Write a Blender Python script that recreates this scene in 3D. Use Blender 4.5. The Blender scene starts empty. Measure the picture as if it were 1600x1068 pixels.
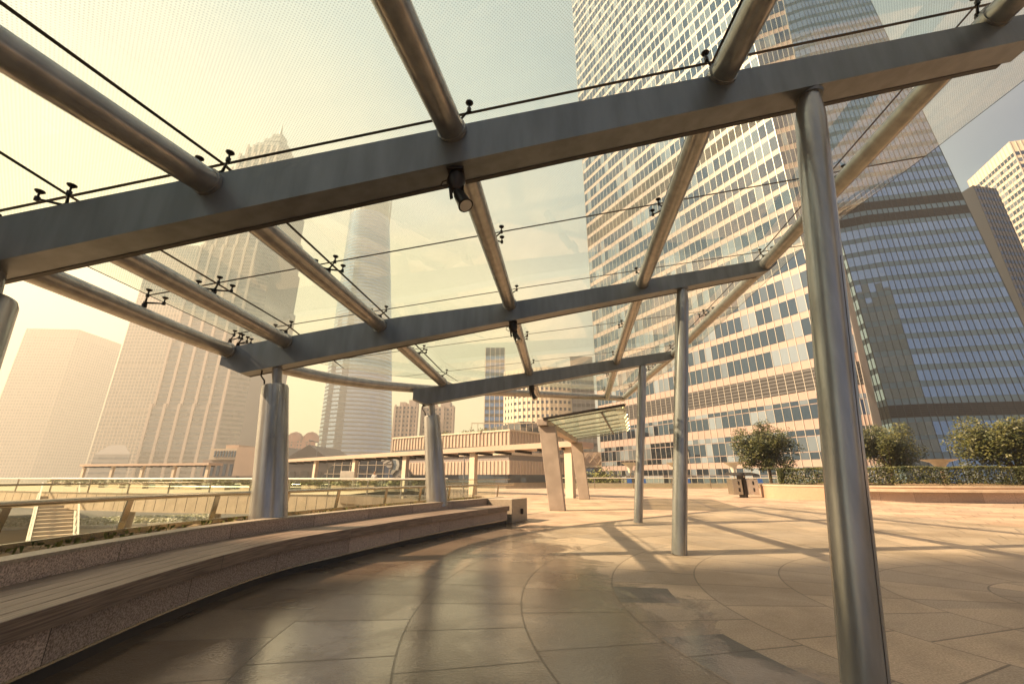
import bpy, math, random
from mathutils import Vector, Matrix, noise
rnd = random.Random(7)
sc = bpy.context.scene
# ------------------------------------------------------------------ camera
FPX, PITCH, EYE = 650.0, math.radians(18), 1.2          # focal length in px of the 1600 wide frame
CP, SP = math.cos(PITCH), math.sin(PITCH)
cd = bpy.data.cameras.new("camera"); cam = bpy.data.objects.new("camera", cd)
sc.collection.objects.link(cam); sc.camera = cam
cd.sensor_width = 36; cd.lens = 36*FPX/1600; cd.clip_start = .05; cd.clip_end = 6000
cam.location = (0, 0, EYE); cam.rotation_euler = (math.pi/2+PITCH, 0, 0)
def at(u, v, y):
    """world point seen at pixel (u,v) of the photograph, at depth y"""
    s = 534-v; Y = FPX*CP-s*SP; Z = FPX*SP+s*CP
    return Vector(((u-800)/Y*y, y, EYE+Z/Y*y))
def xy(k, y): return (k*y, y)
# ------------------------------------------------------------------ light
SUN_EL = math.radians(40)
SD = Vector((math.cos(SUN_EL), .15*math.cos(SUN_EL), -math.sin(SUN_EL))).normalized()
sd = bpy.data.lights.new("sun", 'SUN'); so = bpy.data.objects.new("sun", sd); sc.collection.objects.link(so)
sd.energy = 5.0; sd.angle = math.radians(.6); sd.color = (1, .73, .46)
so.rotation_euler = SD.to_track_quat('-Z', 'Y').to_euler(); so.location = (-50, 0, 80)
w = bpy.data.worlds.new("World"); sc.world = w; w.use_nodes = True
nt = w.node_tree; nt.nodes.clear()
def N(t, typ, **k):
    n = t.nodes.new(typ)
    for a, b in k.items(): setattr(n, a, b)
    return n
sky = N(nt, 'ShaderNodeTexSky', sky_type='NISHITA'); sky.sun_disc = False
sky.sun_elevation = SUN_EL; sky.sun_rotation = math.radians(-90-8); sky.dust_density = 5; sky.air_density = 1.4; sky.ozone_density = 1
tcw = N(nt, 'ShaderNodeTexCoord')
dot = N(nt, 'ShaderNodeVectorMath', operation='DOT_PRODUCT'); dot.inputs[1].default_value = (-.6, .7, -.35)
nt.links.new(tcw.outputs['Generated'], dot.inputs[0])
mr = N(nt, 'ShaderNodeMapRange'); mr.inputs[1].default_value = -1; mr.inputs[2].default_value = 1
nt.links.new(dot.outputs['Value'], mr.inputs[0])
ns = N(nt, 'ShaderNodeTexNoise'); ns.inputs['Scale'].default_value = 1.7; ns.inputs['Detail'].default_value = 8; ns.inputs['Distortion'].default_value = .7
nt.links.new(tcw.outputs['Generated'], ns.inputs['Vector'])
ad = N(nt, 'ShaderNodeMath', operation='MULTIPLY_ADD'); ad.inputs[1].default_value = .30
nt.links.new(ns.outputs['Fac'], ad.inputs[0]); nt.links.new(mr.outputs[0], ad.inputs[2])
ra = N(nt, 'ShaderNodeValToRGB'); cr = ra.color_ramp
cr.elements[0].position = .22; cr.elements[0].color = (.13, .23, .42, 1)
cr.elements[1].position = 1.04; cr.elements[1].color = (1.25, 1.06, .56, 1)
for pp, cc in ((.40, (.14, .20, .31, 1)), (.52, (.40, .50, .50, 1)), (.70, (.24, .44, .52, 1)), (.81, (.36, .53, .56, 1)), (.88, (.70, .70, .58, 1)), (.94, (1.1, .90, .56, 1))):
    e = cr.elements.new(pp); e.color = cc
nt.links.new(ad.outputs[0], ra.inputs[0])
mx = N(nt, 'ShaderNodeMixRGB', blend_type='MULTIPLY'); mx.inputs[0].default_value = 1
wm = N(nt, 'ShaderNodeMixRGB', blend_type='MIX'); wm.inputs[0].default_value = .7; wm.inputs[2].default_value = (9, 9, 9, 1)
nt.links.new(sky.outputs[0], wm.inputs[1])
nt.links.new(wm.outputs[0], mx.inputs[1]); nt.links.new(ra.outputs[0], mx.inputs[2])
bg = N(nt, 'ShaderNodeBackground'); bg.inputs[1].default_value = .035
wo = N(nt, 'ShaderNodeOutputWorld')
nt.links.new(mx.outputs[0], bg.inputs[0]); nt.links.new(bg.outputs[0], wo.inputs[0])
sc.view_settings.view_transform = 'Standard'; sc.view_settings.look = 'None'
sc.view_settings.exposure = 2.25; sc.view_settings.gamma = 1
sc.render.engine = 'CYCLES'
cy = sc.cycles; cy.max_bounces = 7; cy.diffuse_bounces = 3; cy.glossy_bounces = 4; cy.transparent_max_bounces = 24
cy.transmission_bounces = 6; cy.volume_bounces = 0; cy.use_denoising = True; cy.sample_clamp_indirect = 6
cy.caustics_reflective = False; cy.caustics_refractive = False

# ------------------------------------------------------------------ helpers
def tag(o, label=None, cat=None, group=None, kind=None):
    if label: o['label'] = label
    if cat: o['category'] = cat
    if group: o['group'] = group
    if kind: o['kind'] = kind
    return o
def thing(name, label, cat, loc=(0, 0, 0), group=None):
    o = bpy.data.objects.new(name, None); o.location = loc; sc.collection.objects.link(o)
    o.empty_display_size = .3
    return tag(o, label, cat, group)
class MB:
    def __init__(s): s.v = []; s.f = []; s.m = []; s.uv = []
    def add(s, vs, fs, m=0, uvs=None):
        b = len(s.v); s.v += [tuple(p) for p in vs]
        for i, f in enumerate(fs):
            s.f.append([b+k for k in f]); s.m.append(m)
            s.uv.append(uvs[i] if uvs else [(0, 0)]*len(f))
        return s
    def quad(s, a, b, c, d, m=0, uv=None): return s.add([a, b, c, d], [(0, 1, 2, 3)], m, [uv] if uv else None)
    def box(s, a, b, m=0):
        (x0, y0, z0), (x1, y1, z1) = a, b
        return s.hexa([(x0, y0, z0), (x1, y0, z0), (x1, y1, z0), (x0, y1, z0), (x0, y0, z1), (x1, y0, z1), (x1, y1, z1), (x0, y1, z1)], m)
    def hexa(s, p, m=0):
        return s.add(p, [(3, 2, 1, 0), (4, 5, 6, 7), (0, 1, 5, 4), (1, 2, 6, 5), (2, 3, 7, 6), (3, 0, 4, 7)], m)
    def bar(s, p, q, wd, ht, m=0, up=(0, 0, 1)):
        p, q = Vector(p), Vector(q); d = (q-p).normalized(); sd_ = d.cross(Vector(up))
        if sd_.length < 1e-4: sd_ = Vector((1, 0, 0))
        sd_.normalize(); u = sd_.cross(d).normalized(); a = sd_*wd/2; b = u*ht/2
        return s.hexa([p-a-b, p+a-b, q+a-b, q-a-b, p-a+b, p+a+b, q+a+b, q-a+b], m)
    def tube(s, pts, r, n=16, m=0, caps=True):
        pts = [Vector(p) for p in pts]; rs = r if isinstance(r, (list, tuple)) else [r]*len(pts)
        b = len(s.v); up = None
        for i, p in enumerate(pts):
            d = (pts[min(i+1, len(pts)-1)]-pts[max(i-1, 0)]).normalized()
            if up is None: up = Vector((0, 0, 1)) if abs(d.z) < .9 else Vector((1, 0, 0))
            a = d.cross(up).normalized(); up = a.cross(d).normalized()
            for k in range(n):
                t = 2*math.pi*k/n; s.v.append(tuple(p+(a*math.cos(t)+up*math.sin(t))*rs[i]))
        for i in range(len(pts)-1):
            for k in range(n):
                k2 = (k+1) % n
                s.f.append([b+i*n+k2, b+i*n+k, b+(i+1)*n+k, b+(i+1)*n+k2]); s.m.append(m); s.uv.append([(0, 0)]*4)
        if caps:
            s.f.append([b+k for k in range(n)]); s.f.append([b+(len(pts)-1)*n+n-1-k for k in range(n)])
            s.m += [m, m]; s.uv += [[(0, 0)]*n]*2
        return s
    def prism(s, poly, z0, z1, m=0):
        n = len(poly); a = sum(poly[i][0]*poly[(i+1) % n][1]-poly[(i+1) % n][0]*poly[i][1] for i in range(n))
        if a < 0: poly = poly[::-1]
        vs = [(p[0], p[1], z0) for p in poly]+[(p[0], p[1], z1) for p in poly]
        fs = [tuple(range(n-1, -1, -1)), tuple(range(n, 2*n))]+[(i, (i+1) % n, (i+1) % n+n, i+n) for i in range(n)]
        return s.add(vs, fs, m)
    def build(s, name, mats, parent=None, smooth=None, bevel=None):
        me = bpy.data.meshes.new(name); me.from_pydata(s.v, [], s.f)
        if not isinstance(mats, (list, tuple)): mats = [mats]
        for mt in mats: me.materials.append(mt)
        me.polygons.foreach_set('material_index', s.m)
        ul = me.uv_layers.new(name='UVMap')
        ul.data.foreach_set('uv', [c for f in s.uv for p in f for c in p])
        if smooth:
            me.polygons.foreach_set('use_smooth', [True]*len(s.f)); me.set_sharp_from_angle(angle=math.radians(smooth))
        me.update()
        o = bpy.data.objects.new(name, me); sc.collection.objects.link(o)
        if parent is not None:
            o.parent = parent; o.matrix_parent_inverse = Matrix.Translation(-Vector(parent_loc(parent)))
        if bevel:
            bm = o.modifiers.new('bevel', 'BEVEL'); bm.width = bevel; bm.segments = 2; bm.limit_method = 'ANGLE'
        return o
def parent_loc(p):
    return Vector(p.location) if p.type == 'EMPTY' else Vector((0, 0, 0))     # parts keep world coordinates
def copy_tree(o, parent=None):
    c = o.copy(); sc.collection.objects.link(c)
    if parent is not None: c.parent = parent
    for ch in list(o.children): copy_tree(ch, c)
    return c
# ------------------------------------------------------------------ materials
def mat(name, col, rough=.6, metal=0, spec=.5, var=0, vscale=3, bump=0, bscale=40, col2=None, vdetail=5):
    m = bpy.data.materials.new(name); m.use_nodes = True; t = m.node_tree
    p = t.nodes['Principled BSDF']; p.inputs['Base Color'].default_value = (*col, 1)
    p.inputs['Roughness'].default_value = rough; p.inputs['Metallic'].default_value = metal
    p.inputs['Specular IOR Level'].default_value = spec
    tc = N(t, 'ShaderNodeTexCoord')
    if var or col2:
        nz = N(t, 'ShaderNodeTexNoise'); nz.inputs['Scale'].default_value = vscale; nz.inputs['Detail'].default_value = vdetail
        t.links.new(tc.outputs['Object'], nz.inputs['Vector'])
        r = N(t, 'ShaderNodeValToRGB'); r.color_ramp.elements[0].position = .36; r.color_ramp.elements[1].position = .64
        c2 = col2 or tuple(min(1, c*(1+var)) for c in col); c1 = col if col2 else tuple(c*(1-var) for c in col)
        r.color_ramp.elements[0].color = (*c1, 1); r.color_ramp.elements[1].color = (*c2, 1)
        t.links.new(nz.outputs['Fac'], r.inputs[0]); t.links.new(r.outputs[0], p.inputs['Base Color'])
    if bump:
        nb = N(t, 'ShaderNodeTexNoise'); nb.inputs['Scale'].default_value = bscale; nb.inputs['Detail'].default_value = 4
        t.links.new(tc.outputs['Object'], nb.inputs['Vector'])
        b = N(t, 'ShaderNodeBump'); b.inputs['Strength'].default_value = bump; b.inputs['Distance'].default_value = .01
        t.links.new(nb.outputs['Fac'], b.inputs['Height']); t.links.new(b.outputs[0], p.inputs['Normal'])
    return m
M = {}
M['steel'] = mat('painted_steel', (.34, .33, .31), .24, .55, var=.12, vscale=2.5, bump=.05, bscale=90)
M['steel_beam'] = mat('beam_paint', (.17, .185, .195), .36, .4, var=.13, vscale=1.6, bump=.05, bscale=60)
for k_ in ('steel', 'steel_beam'):
    t_ = M[k_].node_tree; nz_ = [n for n in t_.nodes if n.type == 'TEX_NOISE'][0]; mp_ = N(t_, 'ShaderNodeMapping'); mp_.inputs['Scale'].default_value = (4, 4, .7)
    t_.links.new(nz_.inputs['Vector'].links[0].from_socket, mp_.inputs[0]); t_.links.new(mp_.outputs[0], nz_.inputs['Vector'])
M['dark_metal'] = mat('dark_metal', (.035, .028, .024), .4, .6)
M['lip'] = mat('black_lip', (.04, .035, .03), .5, .3)
M['granite'] = mat('granite', (.21, .15, .12), .5, bump=.15, bscale=120, col2=(.62, .48, .38), vscale=85, vdetail=3)
def uv_joints(m, pitch, wd, dark=.35):
    t = m.node_tree; p = t.nodes['Principled BSDF']; src = p.inputs['Base Color'].links[0].from_socket
    uv = N(t, 'ShaderNodeUVMap'); sx = N(t, 'ShaderNodeSeparateXYZ'); t.links.new(uv.outputs[0], sx.inputs[0])
    dv = N(t, 'ShaderNodeMath', operation='DIVIDE'); dv.inputs[1].default_value = pitch; t.links.new(sx.outputs[0], dv.inputs[0])
    fr = N(t, 'ShaderNodeMath', operation='FRACT'); t.links.new(dv.outputs[0], fr.inputs[0])
    lt = N(t, 'ShaderNodeMath', operation='LESS_THAN'); lt.inputs[1].default_value = wd/pitch; t.links.new(fr.outputs[0], lt.inputs[0])
    fl = N(t, 'ShaderNodeMath', operation='FLOOR'); t.links.new(dv.outputs[0], fl.inputs[0])
    oi = N(t, 'ShaderNodeObjectInfo'); ad_ = N(t, 'ShaderNodeMath', operation='MULTIPLY_ADD'); ad_.inputs[1].default_value = 37.7; t.links.new(oi.outputs['Random'], ad_.inputs[0]); t.links.new(fl.outputs[0], ad_.inputs[2])
    wn = N(t, 'ShaderNodeTexWhiteNoise', noise_dimensions='1D'); t.links.new(ad_.outputs[0], wn.inputs['W'])
    mr_ = N(t, 'ShaderNodeMapRange'); mr_.inputs[3].default_value = .78; mr_.inputs[4].default_value = 1.2; t.links.new(wn.outputs['Value'], mr_.inputs[0])
    a_ = N(t, 'ShaderNodeMixRGB', blend_type='MULTIPLY'); a_.inputs[0].default_value = 1; t.links.new(src, a_.inputs[1]); t.links.new(mr_.outputs[0], a_.inputs[2])
    b_ = N(t, 'ShaderNodeMixRGB'); b_.inputs[2].default_value = (.03, .022, .018, 1); t.links.new(lt.outputs[0], b_.inputs[0]); t.links.new(a_.outputs[0], b_.inputs[1])
    t.links.new(b_.outputs[0], p.inputs['Base Color'])
uv_joints(M['granite'], 1.35, .007)
M['granite_cap'] = mat('granite_cap', (.34, .28, .21), .45, var=.2, vscale=40, bump=.05)
M['metal_trim'] = mat('metal_trim', (.5, .45, .36), .25, .9)
M['plinth'] = mat('plinth', (.035, .03, .028), .5)
M['soil'] = mat('soil', (.09, .055, .03), .9, col2=(.3, .2, .1), vscale=14, bump=1, bscale=30)
M['stone_pale'] = mat('pale_stone', (.5, .4, .29), .6, var=.1, vscale=2, bump=.05)
M['stone_pink'] = mat('pink_stone', (.48, .3, .2), .6, var=.12, vscale=30, bump=.05)
M['white'] = mat('white_paint', (.72, .68, .58), .45, var=.05)
M['cream'] = mat('cream_panel', (.6, .5, .38), .5, var=.06, vscale=1)
M['slab'] = mat('slab_post', (.34, .28, .23), .6, var=.12, vscale=2)
M['pinkp'] = mat('pink_panel', (.46, .35, .27), .5, var=.05, vscale=.3)
M['asphalt'] = mat('asphalt', (.11, .1, .09), .85, var=.3, vscale=.05, bump=.2)
M['beigeground'] = mat('street_paving', (.34, .27, .19), .8, var=.25, vscale=.04)
M['leaf'] = mat('leaf', (.022, .034, .008), .5, col2=(.10, .095, .018), vscale=2.2)
M['leafl'] = mat('leaf_light', (.09, .11, .02), .55, col2=(.2, .18, .04), vscale=3)
M['bark'] = mat('bark', (.09, .065, .045), .9, bump=.5)
M['skin'] = mat('skin', (.45, .26, .17), .6)
M['shirt'] = mat('white_shirt', (.75, .73, .68), .8)
M['trousers'] = mat('dark_trousers', (.05, .05, .07), .8)
M['hair'] = mat('hair', (.015, .012, .01), .6)
M['blue'] = mat('blue_plastic', (.04, .12, .38), .4)
M['red'] = mat('red_stone', (.4, .16, .11), .7, var=.1)
M['roofdark'] = mat('dark_roof', (.075, .065, .065), .6, var=.1, vscale=.2)
M['flowers'] = mat('white_flowers', (.3, .3, .16), .8, col2=(.85, .8, .68), vscale=1.2)
def wood():
    m = mat('weathered_wood', (.19, .13, .095), .5); t = m.node_tree; p = t.nodes['Principled BSDF']
    uv = N(t, 'ShaderNodeUVMap'); mp = N(t, 'ShaderNodeMapping'); mp.inputs['Scale'].default_value = (1.6, 42, 1)
    nz = N(t, 'ShaderNodeTexNoise'); nz.inputs['Scale'].default_value = 2; nz.inputs['Detail'].default_value = 8
    t.links.new(uv.outputs[0], mp.inputs[0]); t.links.new(mp.outputs[0], nz.inputs['Vector'])
    r = N(t, 'ShaderNodeValToRGB'); r.color_ramp.elements[0].position = .3; r.color_ramp.elements[1].position = .7
    r.color_ramp.elements[0].color = (.085, .055, .04, 1); r.color_ramp.elements[1].color = (.33, .24, .18, 1)
    t.links.new(nz.outputs['Fac'], r.inputs[0]); t.links.new(r.outputs[0], p.inputs['Base Color'])
    b = N(t, 'ShaderNodeBump'); b.inputs['Strength'].default_value = .3; b.inputs['Distance'].default_value = .004
    t.links.new(nz.outputs['Fac'], b.inputs['Height']); t.links.new(b.outputs[0], p.inputs['Normal'])
    return m
M['wood'] = wood(); uv_joints(M['wood'], 2.35, .006)
def glass_sheet(name, tint, dust, dots=False, refl=.55, base=.05):
    """thin clear sheet: tinted see-through + a veil of dust / ceramic dots + sky and ground reflections"""
    m = bpy.data.materials.new(name); m.use_nodes = True; t = m.node_tree; t.nodes.clear()
    out = N(t, 'ShaderNodeOutputMaterial'); tr = N(t, 'ShaderNodeBsdfTransparent'); tr.inputs[0].default_value = (*tint, 1)
    tl = N(t, 'ShaderNodeBsdfTranslucent'); tl.inputs[0].default_value = (.5, .58, .56, 1)
    df = N(t, 'ShaderNodeBsdfDiffuse'); df.inputs[0].default_value = (.4, .4, .37, 1)
    ve = N(t, 'ShaderNodeMixShader'); ve.inputs[0].default_value = .35
    t.links.new(tl.outputs[0], ve.inputs[1]); t.links.new(df.outputs[0], ve.inputs[2])
    m1 = N(t, 'ShaderNodeMixShader'); m1.inputs[0].default_value = dust
    t.links.new(tr.outputs[0], m1.inputs[1]); t.links.new(ve.outputs[0], m1.inputs[2])
    if dots:
        tc = N(t, 'ShaderNodeTexCoord'); mp = N(t, 'ShaderNodeMapping'); mp.inputs['Scale'].default_value = (52, 52, 0)
        mp.inputs['Rotation'].default_value = (0, 0, math.radians(45))
        t.links.new(tc.outputs['Object'], mp.inputs[0])
        fr = N(t, 'ShaderNodeVectorMath', operation='FRACTION'); t.links.new(mp.outputs[0], fr.inputs[0])
        sb = N(t, 'ShaderNodeVectorMath', operation='DISTANCE'); sb.inputs[1].default_value = (.5, .5, 0)
        t.links.new(fr.outputs[0], sb.inputs[0])
        lt = N(t, 'ShaderNodeMath', operation='LESS_THAN'); lt.inputs[1].default_value = .29
        t.links.new(sb.outputs['Value'], lt.inputs[0])
        nz = N(t, 'ShaderNodeTexNoise'); nz.inputs['Scale'].default_value = .8; nz.inputs['Detail'].default_value = 5
        t.links.new(tc.outputs['Object'], nz.inputs['Vector'])
        du = N(t, 'ShaderNodeMapRange'); du.inputs[1].default_value = .35; du.inputs[2].default_value = .7
        du.inputs[3].default_value = dust*.6; du.inputs[4].default_value = dust*1.5
        t.links.new(nz.outputs['Fac'], du.inputs[0])
        ma = N(t, 'ShaderNodeMath', operation='MULTIPLY_ADD'); ma.inputs[1].default_value = .24
        t.links.new(lt.outputs[0], ma.inputs[0]); t.links.new(du.outputs[0], ma.inputs[2])
        t.links.new(ma.outputs[0], m1.inputs[0])
    lw = N(t, 'ShaderNodeLayerWeight'); lw.inputs[0].default_value = .5
    pw = N(t, 'ShaderNodeMath', operation='POWER'); pw.inputs[1].default_value = 3.2
    mu = N(t, 'ShaderNodeMath', operation='MULTIPLY_ADD'); mu.inputs[1].default_value = refl; mu.inputs[2].default_value = base
    t.links.new(lw.outputs['Facing'], pw.inputs[0]); t.links.new(pw.outputs[0], mu.inputs[0])
    gl = N(t, 'ShaderNodeBsdfGlossy'); gl.inputs['Roughness'].default_value = .015
    m2 = N(t, 'ShaderNodeMixShader')
    t.links.new(mu.outputs[0], m2.inputs[0]); t.links.new(m1.outputs[0], m2.inputs[1]); t.links.new(gl.outputs[0], m2.inputs[2])
    t.links.new(m2.outputs[0], out.inputs[0])
    return m
M['roofglass'] = glass_sheet('canopy_glass', (.82, .93, .93), .06, dots=True, base=.09)
M['glasstop'] = glass_sheet('canopy_glass_top', (1, 1, 1), .0, refl=.12, base=.01)
M['railglass'] = glass_sheet('railing_glass', (.93, .96, .92), .01, refl=.12, base=.02)
def curtain_glass(name, dark, light, refl, frac_light=.25, jitter=.012, grough=.03, gtint=(.75, .85, .95)):
    """coated facade glass; each pane (one UV unit) gets its own blind / tilt"""
    m = bpy.data.materials.new(name); m.use_nodes = True; t = m.node_tree; t.nodes.clear()
    out = N(t, 'ShaderNodeOutputMaterial'); uv = N(t, 'ShaderNodeUVMap')
    fl = N(t, 'ShaderNodeVectorMath', operation='FLOOR'); t.links.new(uv.outputs[0], fl.inputs[0])
    wn = N(t, 'ShaderNodeTexWhiteNoise', noise_dimensions='2D'); t.links.new(fl.outputs[0], wn.inputs['Vector'])
    mp = N(t, 'ShaderNodeMapping'); mp.inputs['Scale'].default_value = (.16, .75, 1); t.links.new(fl.outputs[0], mp.inputs[0])
    n2 = N(t, 'ShaderNodeTexNoise'); n2.inputs['Scale'].default_value = 1; t.links.new(mp.outputs[0], n2.inputs['Vector'])
    sm = N(t, 'ShaderNodeMath', operation='MULTIPLY_ADD'); sm.inputs[1].default_value = .35
    t.links.new(wn.outputs['Value'], sm.inputs[0]); t.links.new(n2.outputs['Fac'], sm.inputs[2])
    r = N(t, 'ShaderNodeValToRGB'); r.color_ramp.elements[0].position = .62+.2*(1-frac_light)-.06
    r.color_ramp.elements[1].position = .62+.2*(1-frac_light)+.06
    r.color_ramp.elements[0].color = (*dark, 1); r.color_ramp.elements[1].color = (*light, 1)
    t.links.new(sm.outputs[0], r.inputs[0])
    d = N(t, 'ShaderNodeBsdfDiffuse'); t.links.new(r.outputs[0], d.inputs[0])
    g = N(t, 'ShaderNodeBsdfGlossy'); g.inputs['Roughness'].default_value = grough; g.inputs[0].default_value = (*gtint, 1)
    ge = N(t, 'ShaderNodeNewGeometry'); sc1 = N(t, 'ShaderNodeVectorMath', operation='SUBTRACT'); sc1.inputs[1].default_value = (.5, .5, .5)
    t.links.new(wn.outputs['Color'], sc1.inputs[0])
    sc2 = N(t, 'ShaderNodeVectorMath', operation='SCALE'); sc2.inputs['Scale'].default_value = jitter*2
    t.links.new(sc1.outputs[0], sc2.inputs[0])
    an = N(t, 'ShaderNodeVectorMath', operation='ADD'); t.links.new(ge.outputs['Normal'], an.inputs[0]); t.links.new(sc2.outputs[0], an.inputs[1])
    no = N(t, 'ShaderNodeVectorMath', operation='NORMALIZE'); t.links.new(an.outputs[0], no.inputs[0]); t.links.new(no.outputs[0], g.inputs['Normal'])
    lw = N(t, 'ShaderNodeLayerWeight'); lw.inputs[0].default_value = .5
    ma = N(t, 'ShaderNodeMath', operation='MULTIPLY_ADD'); ma.inputs[1].default_value = .5; ma.inputs[2].default_value = refl
    pw = N(t, 'ShaderNodeMath', operation='POWER'); pw.inputs[1].default_value = 3
    t.links.new(lw.outputs['Facing'], pw.inputs[0]); t.links.new(pw.outputs[0], ma.inputs[0])
    mxs = N(t, 'ShaderNodeMixShader'); t.links.new(ma.outputs[0], mxs.inputs[0])
    t.links.new(d.outputs[0], mxs.inputs[1]); t.links.new(g.outputs[0], mxs.inputs[2]); t.links.new(mxs.outputs[0], out.inputs[0])
    return m
M['cglass_warm'] = curtain_glass('tower_glass', (.008, .010, .014), (.2, .23, .25), .16, .3, gtint=(.42, .66, 1), jitter=.03)
M['cglass_blue'] = curtain_glass('blue_tower_glass', (.025, .045, .085), (.09, .14, .22), .5, .35, jitter=.02, gtint=(.62, .82, 1))
M['cglass_dim'] = curtain_glass('dim_glass', (.02, .022, .03), (.09, .09, .1), .12, gtint=(.6, .75, .9))
M['cglass_dark'] = curtain_glass('dark_glass', (.02, .022, .025), (.06, .06, .06), .22)
M['spandrel_warm'] = mat('warm_spandrel', (.35, .26, .225), .45, var=.05, vscale=.3)
M['spandrel_blue'] = mat('grey_spandrel', (.14, .25, .35), .4, var=.06, vscale=.3)
M['mullion_white'] = mat('mullion_white', (.5, .46, .4), .35, .2)
M['mullion_dark'] = mat('mullion_dark', (.06, .07, .08), .4, .4)
M['louvre'] = mat('louvre', (.02, .018, .02), .6)
M['far_wall'] = mat('far_wall', (.23, .20, .19), .7)
M['far_wall2'] = mat('far_wall_pale', (.38, .31, .27), .7)
M['far_grey'] = mat('far_wall_grey', (.16, .16, .17), .6)
M['white_wall'] = mat('white_wall', (.68, .58, .44), .6)

# ------------------------------------------------------------------ paving with ring joints round (6.15, 4.6)
def paving():
    m = bpy.data.materials.new('plaza_paving'); m.use_nodes = True; t = m.node_tree; p = t.nodes['Principled BSDF']
    L = t.links.new
    def mth(op, a, b=None, c=None):
        n = N(t, 'ShaderNodeMath', operation=op)
        for i, x in enumerate((a, b, c)):
            if x is None: continue
            if isinstance(x, (int, float)): n.inputs[i].default_value = x
            else: L(x, n.inputs[i])
        return n.outputs[0]
    tc = N(t, 'ShaderNodeTexCoord'); sx = N(t, 'ShaderNodeSeparateXYZ'); L(tc.outputs['Object'], sx.inputs[0])
    X, Yv = sx.outputs[0], sx.outputs[1]
    dx = mth('SUBTRACT', X, 6.15); dy = mth('SUBTRACT', Yv, 4.6)
    R = mth('SQRT', mth('ADD', mth('MULTIPLY', dx, dx), mth('MULTIPLY', dy, dy)))
    TH = mth('ARCTAN2', dy, dx)
    rr = mth('DIVIDE', mth('SUBTRACT', R, .06), 1.0); ri = mth('FLOOR', rr); rf = mth('FRACT', rr)
    # angular cells: count grows with the ring
    cnt = mth('MULTIPLY', mth('ADD', mth('FLOOR', mth('MULTIPLY', ri, .5)), 1.0), 14.0)
    aa = mth('ADD', mth('MULTIPLY', mth('DIVIDE', TH, 2*math.pi), cnt), mth('MULTIPLY', ri, .37)); ai = mth('FLOOR', aa); af = mth('FRACT', aa)
    edge_r = mth('MINIMUM', rf, mth('SUBTRACT', 1.0, rf))
    arc = mth('DIVIDE', mth('MULTIPLY', R, 2*math.pi), cnt)
    edge_a = mth('MULTIPLY', mth('MINIMUM', af, mth('SUBTRACT', 1.0, af)), arc)
    jr = mth('LESS_THAN', edge_r, .0085); ja = mth('LESS_THAN', edge_a, .009)
    joint = mth('MAXIMUM', mth('MULTIPLY', jr, .8), ja)
    cv = N(t, 'ShaderNodeCombineXYZ'); L(ri, cv.inputs[0]); L(ai, cv.inputs[1])
    wn = N(t, 'ShaderNodeTexWhiteNoise', noise_dimensions='2D'); L(cv.outputs[0], wn.inputs['Vector'])
    def nz(scale, det=5, rough=.5, dist=0):
        n = N(t, 'ShaderNodeTexNoise'); n.inputs['Scale'].default_value = scale; n.inputs['Detail'].default_value = det
        n.inputs['Roughness'].default_value = rough; n.inputs['Distortion'].default_value = dist
        L(tc.outputs['Object'], n.inputs['Vector']); return n.outputs['Fac']
    def ramp(x, a, b, ca=(0, 0, 0), cb=(1, 1, 1)):
        r = N(t, 'ShaderNodeValToRGB'); r.color_ramp.elements[0].position = a; r.color_ramp.elements[1].position = b
        r.color_ramp.elements[0].color = (*ca, 1); r.color_ramp.elements[1].color = (*cb, 1); L(x, r.inputs[0]); return r.outputs[0]
    def mix(f, a, b, bt='MIX'):
        n = N(t, 'ShaderNodeMixRGB', blend_type=bt)
        for i, x in ((0, f), (1, a), (2, b)):
            if isinstance(x, (int, float)): n.inputs[i].default_value = x
            elif isinstance(x, tuple): n.inputs[i].default_value = (*x, 1)
            else: L(x, n.inputs[i])
        return n.outputs[0]
    fine = ramp(nz(70, 4, .7), .32, .68, (.33, .235, .165), (.64, .49, .36))
    tile = mix(1.0, fine, ramp(wn.outputs['Value'], 0, 1, (.78, .79, .81), (1.1, 1.07, 1.03)), 'MULTIPLY')
    darkt = mth('GREATER_THAN', wn.outputs['Value'], .992)
    def within(x, a, b_): return mth('MULTIPLY', mth('GREATER_THAN', x, a), mth('LESS_THAN', x, b_))
    sl1 = mth('MULTIPLY', within(R, 4.5, 5.03), within(TH, -2.99, -2.79))
    sl2 = mth('MULTIPLY', within(R, 4.45, 5.05), within(TH, 2.97, 3.10))
    stain = ramp(nz(.55, 7, .6, .6), .45, .62)
    tile = mix(mth('MULTIPLY', stain, .5), tile, (.19, .13, .08))
    # the wet part: left of the columns, with a ragged edge
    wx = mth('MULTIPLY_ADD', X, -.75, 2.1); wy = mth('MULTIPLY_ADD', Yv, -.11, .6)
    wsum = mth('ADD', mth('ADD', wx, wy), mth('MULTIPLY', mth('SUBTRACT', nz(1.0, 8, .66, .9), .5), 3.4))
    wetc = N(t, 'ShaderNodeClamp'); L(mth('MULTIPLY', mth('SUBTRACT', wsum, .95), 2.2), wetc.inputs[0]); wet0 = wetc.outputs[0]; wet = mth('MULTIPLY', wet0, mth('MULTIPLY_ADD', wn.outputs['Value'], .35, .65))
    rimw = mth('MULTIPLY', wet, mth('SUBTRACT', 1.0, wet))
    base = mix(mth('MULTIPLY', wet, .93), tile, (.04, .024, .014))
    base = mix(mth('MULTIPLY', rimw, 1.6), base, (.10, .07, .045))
    base = mix(mth('MULTIPLY', mth('MAXIMUM', sl1, sl2), .85), base, (.085, .08, .075))
    base = mix(mth('MULTIPLY', joint, .6), base, (.05, .04, .03))
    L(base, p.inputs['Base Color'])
    rgh = mth('SUBTRACT', .62, mth('MULTIPLY', wet, .15)); rgh = mth('ADD', rgh, mth('MULTIPLY', mth('SUBTRACT', nz(6, 4), .5), .18))
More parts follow.
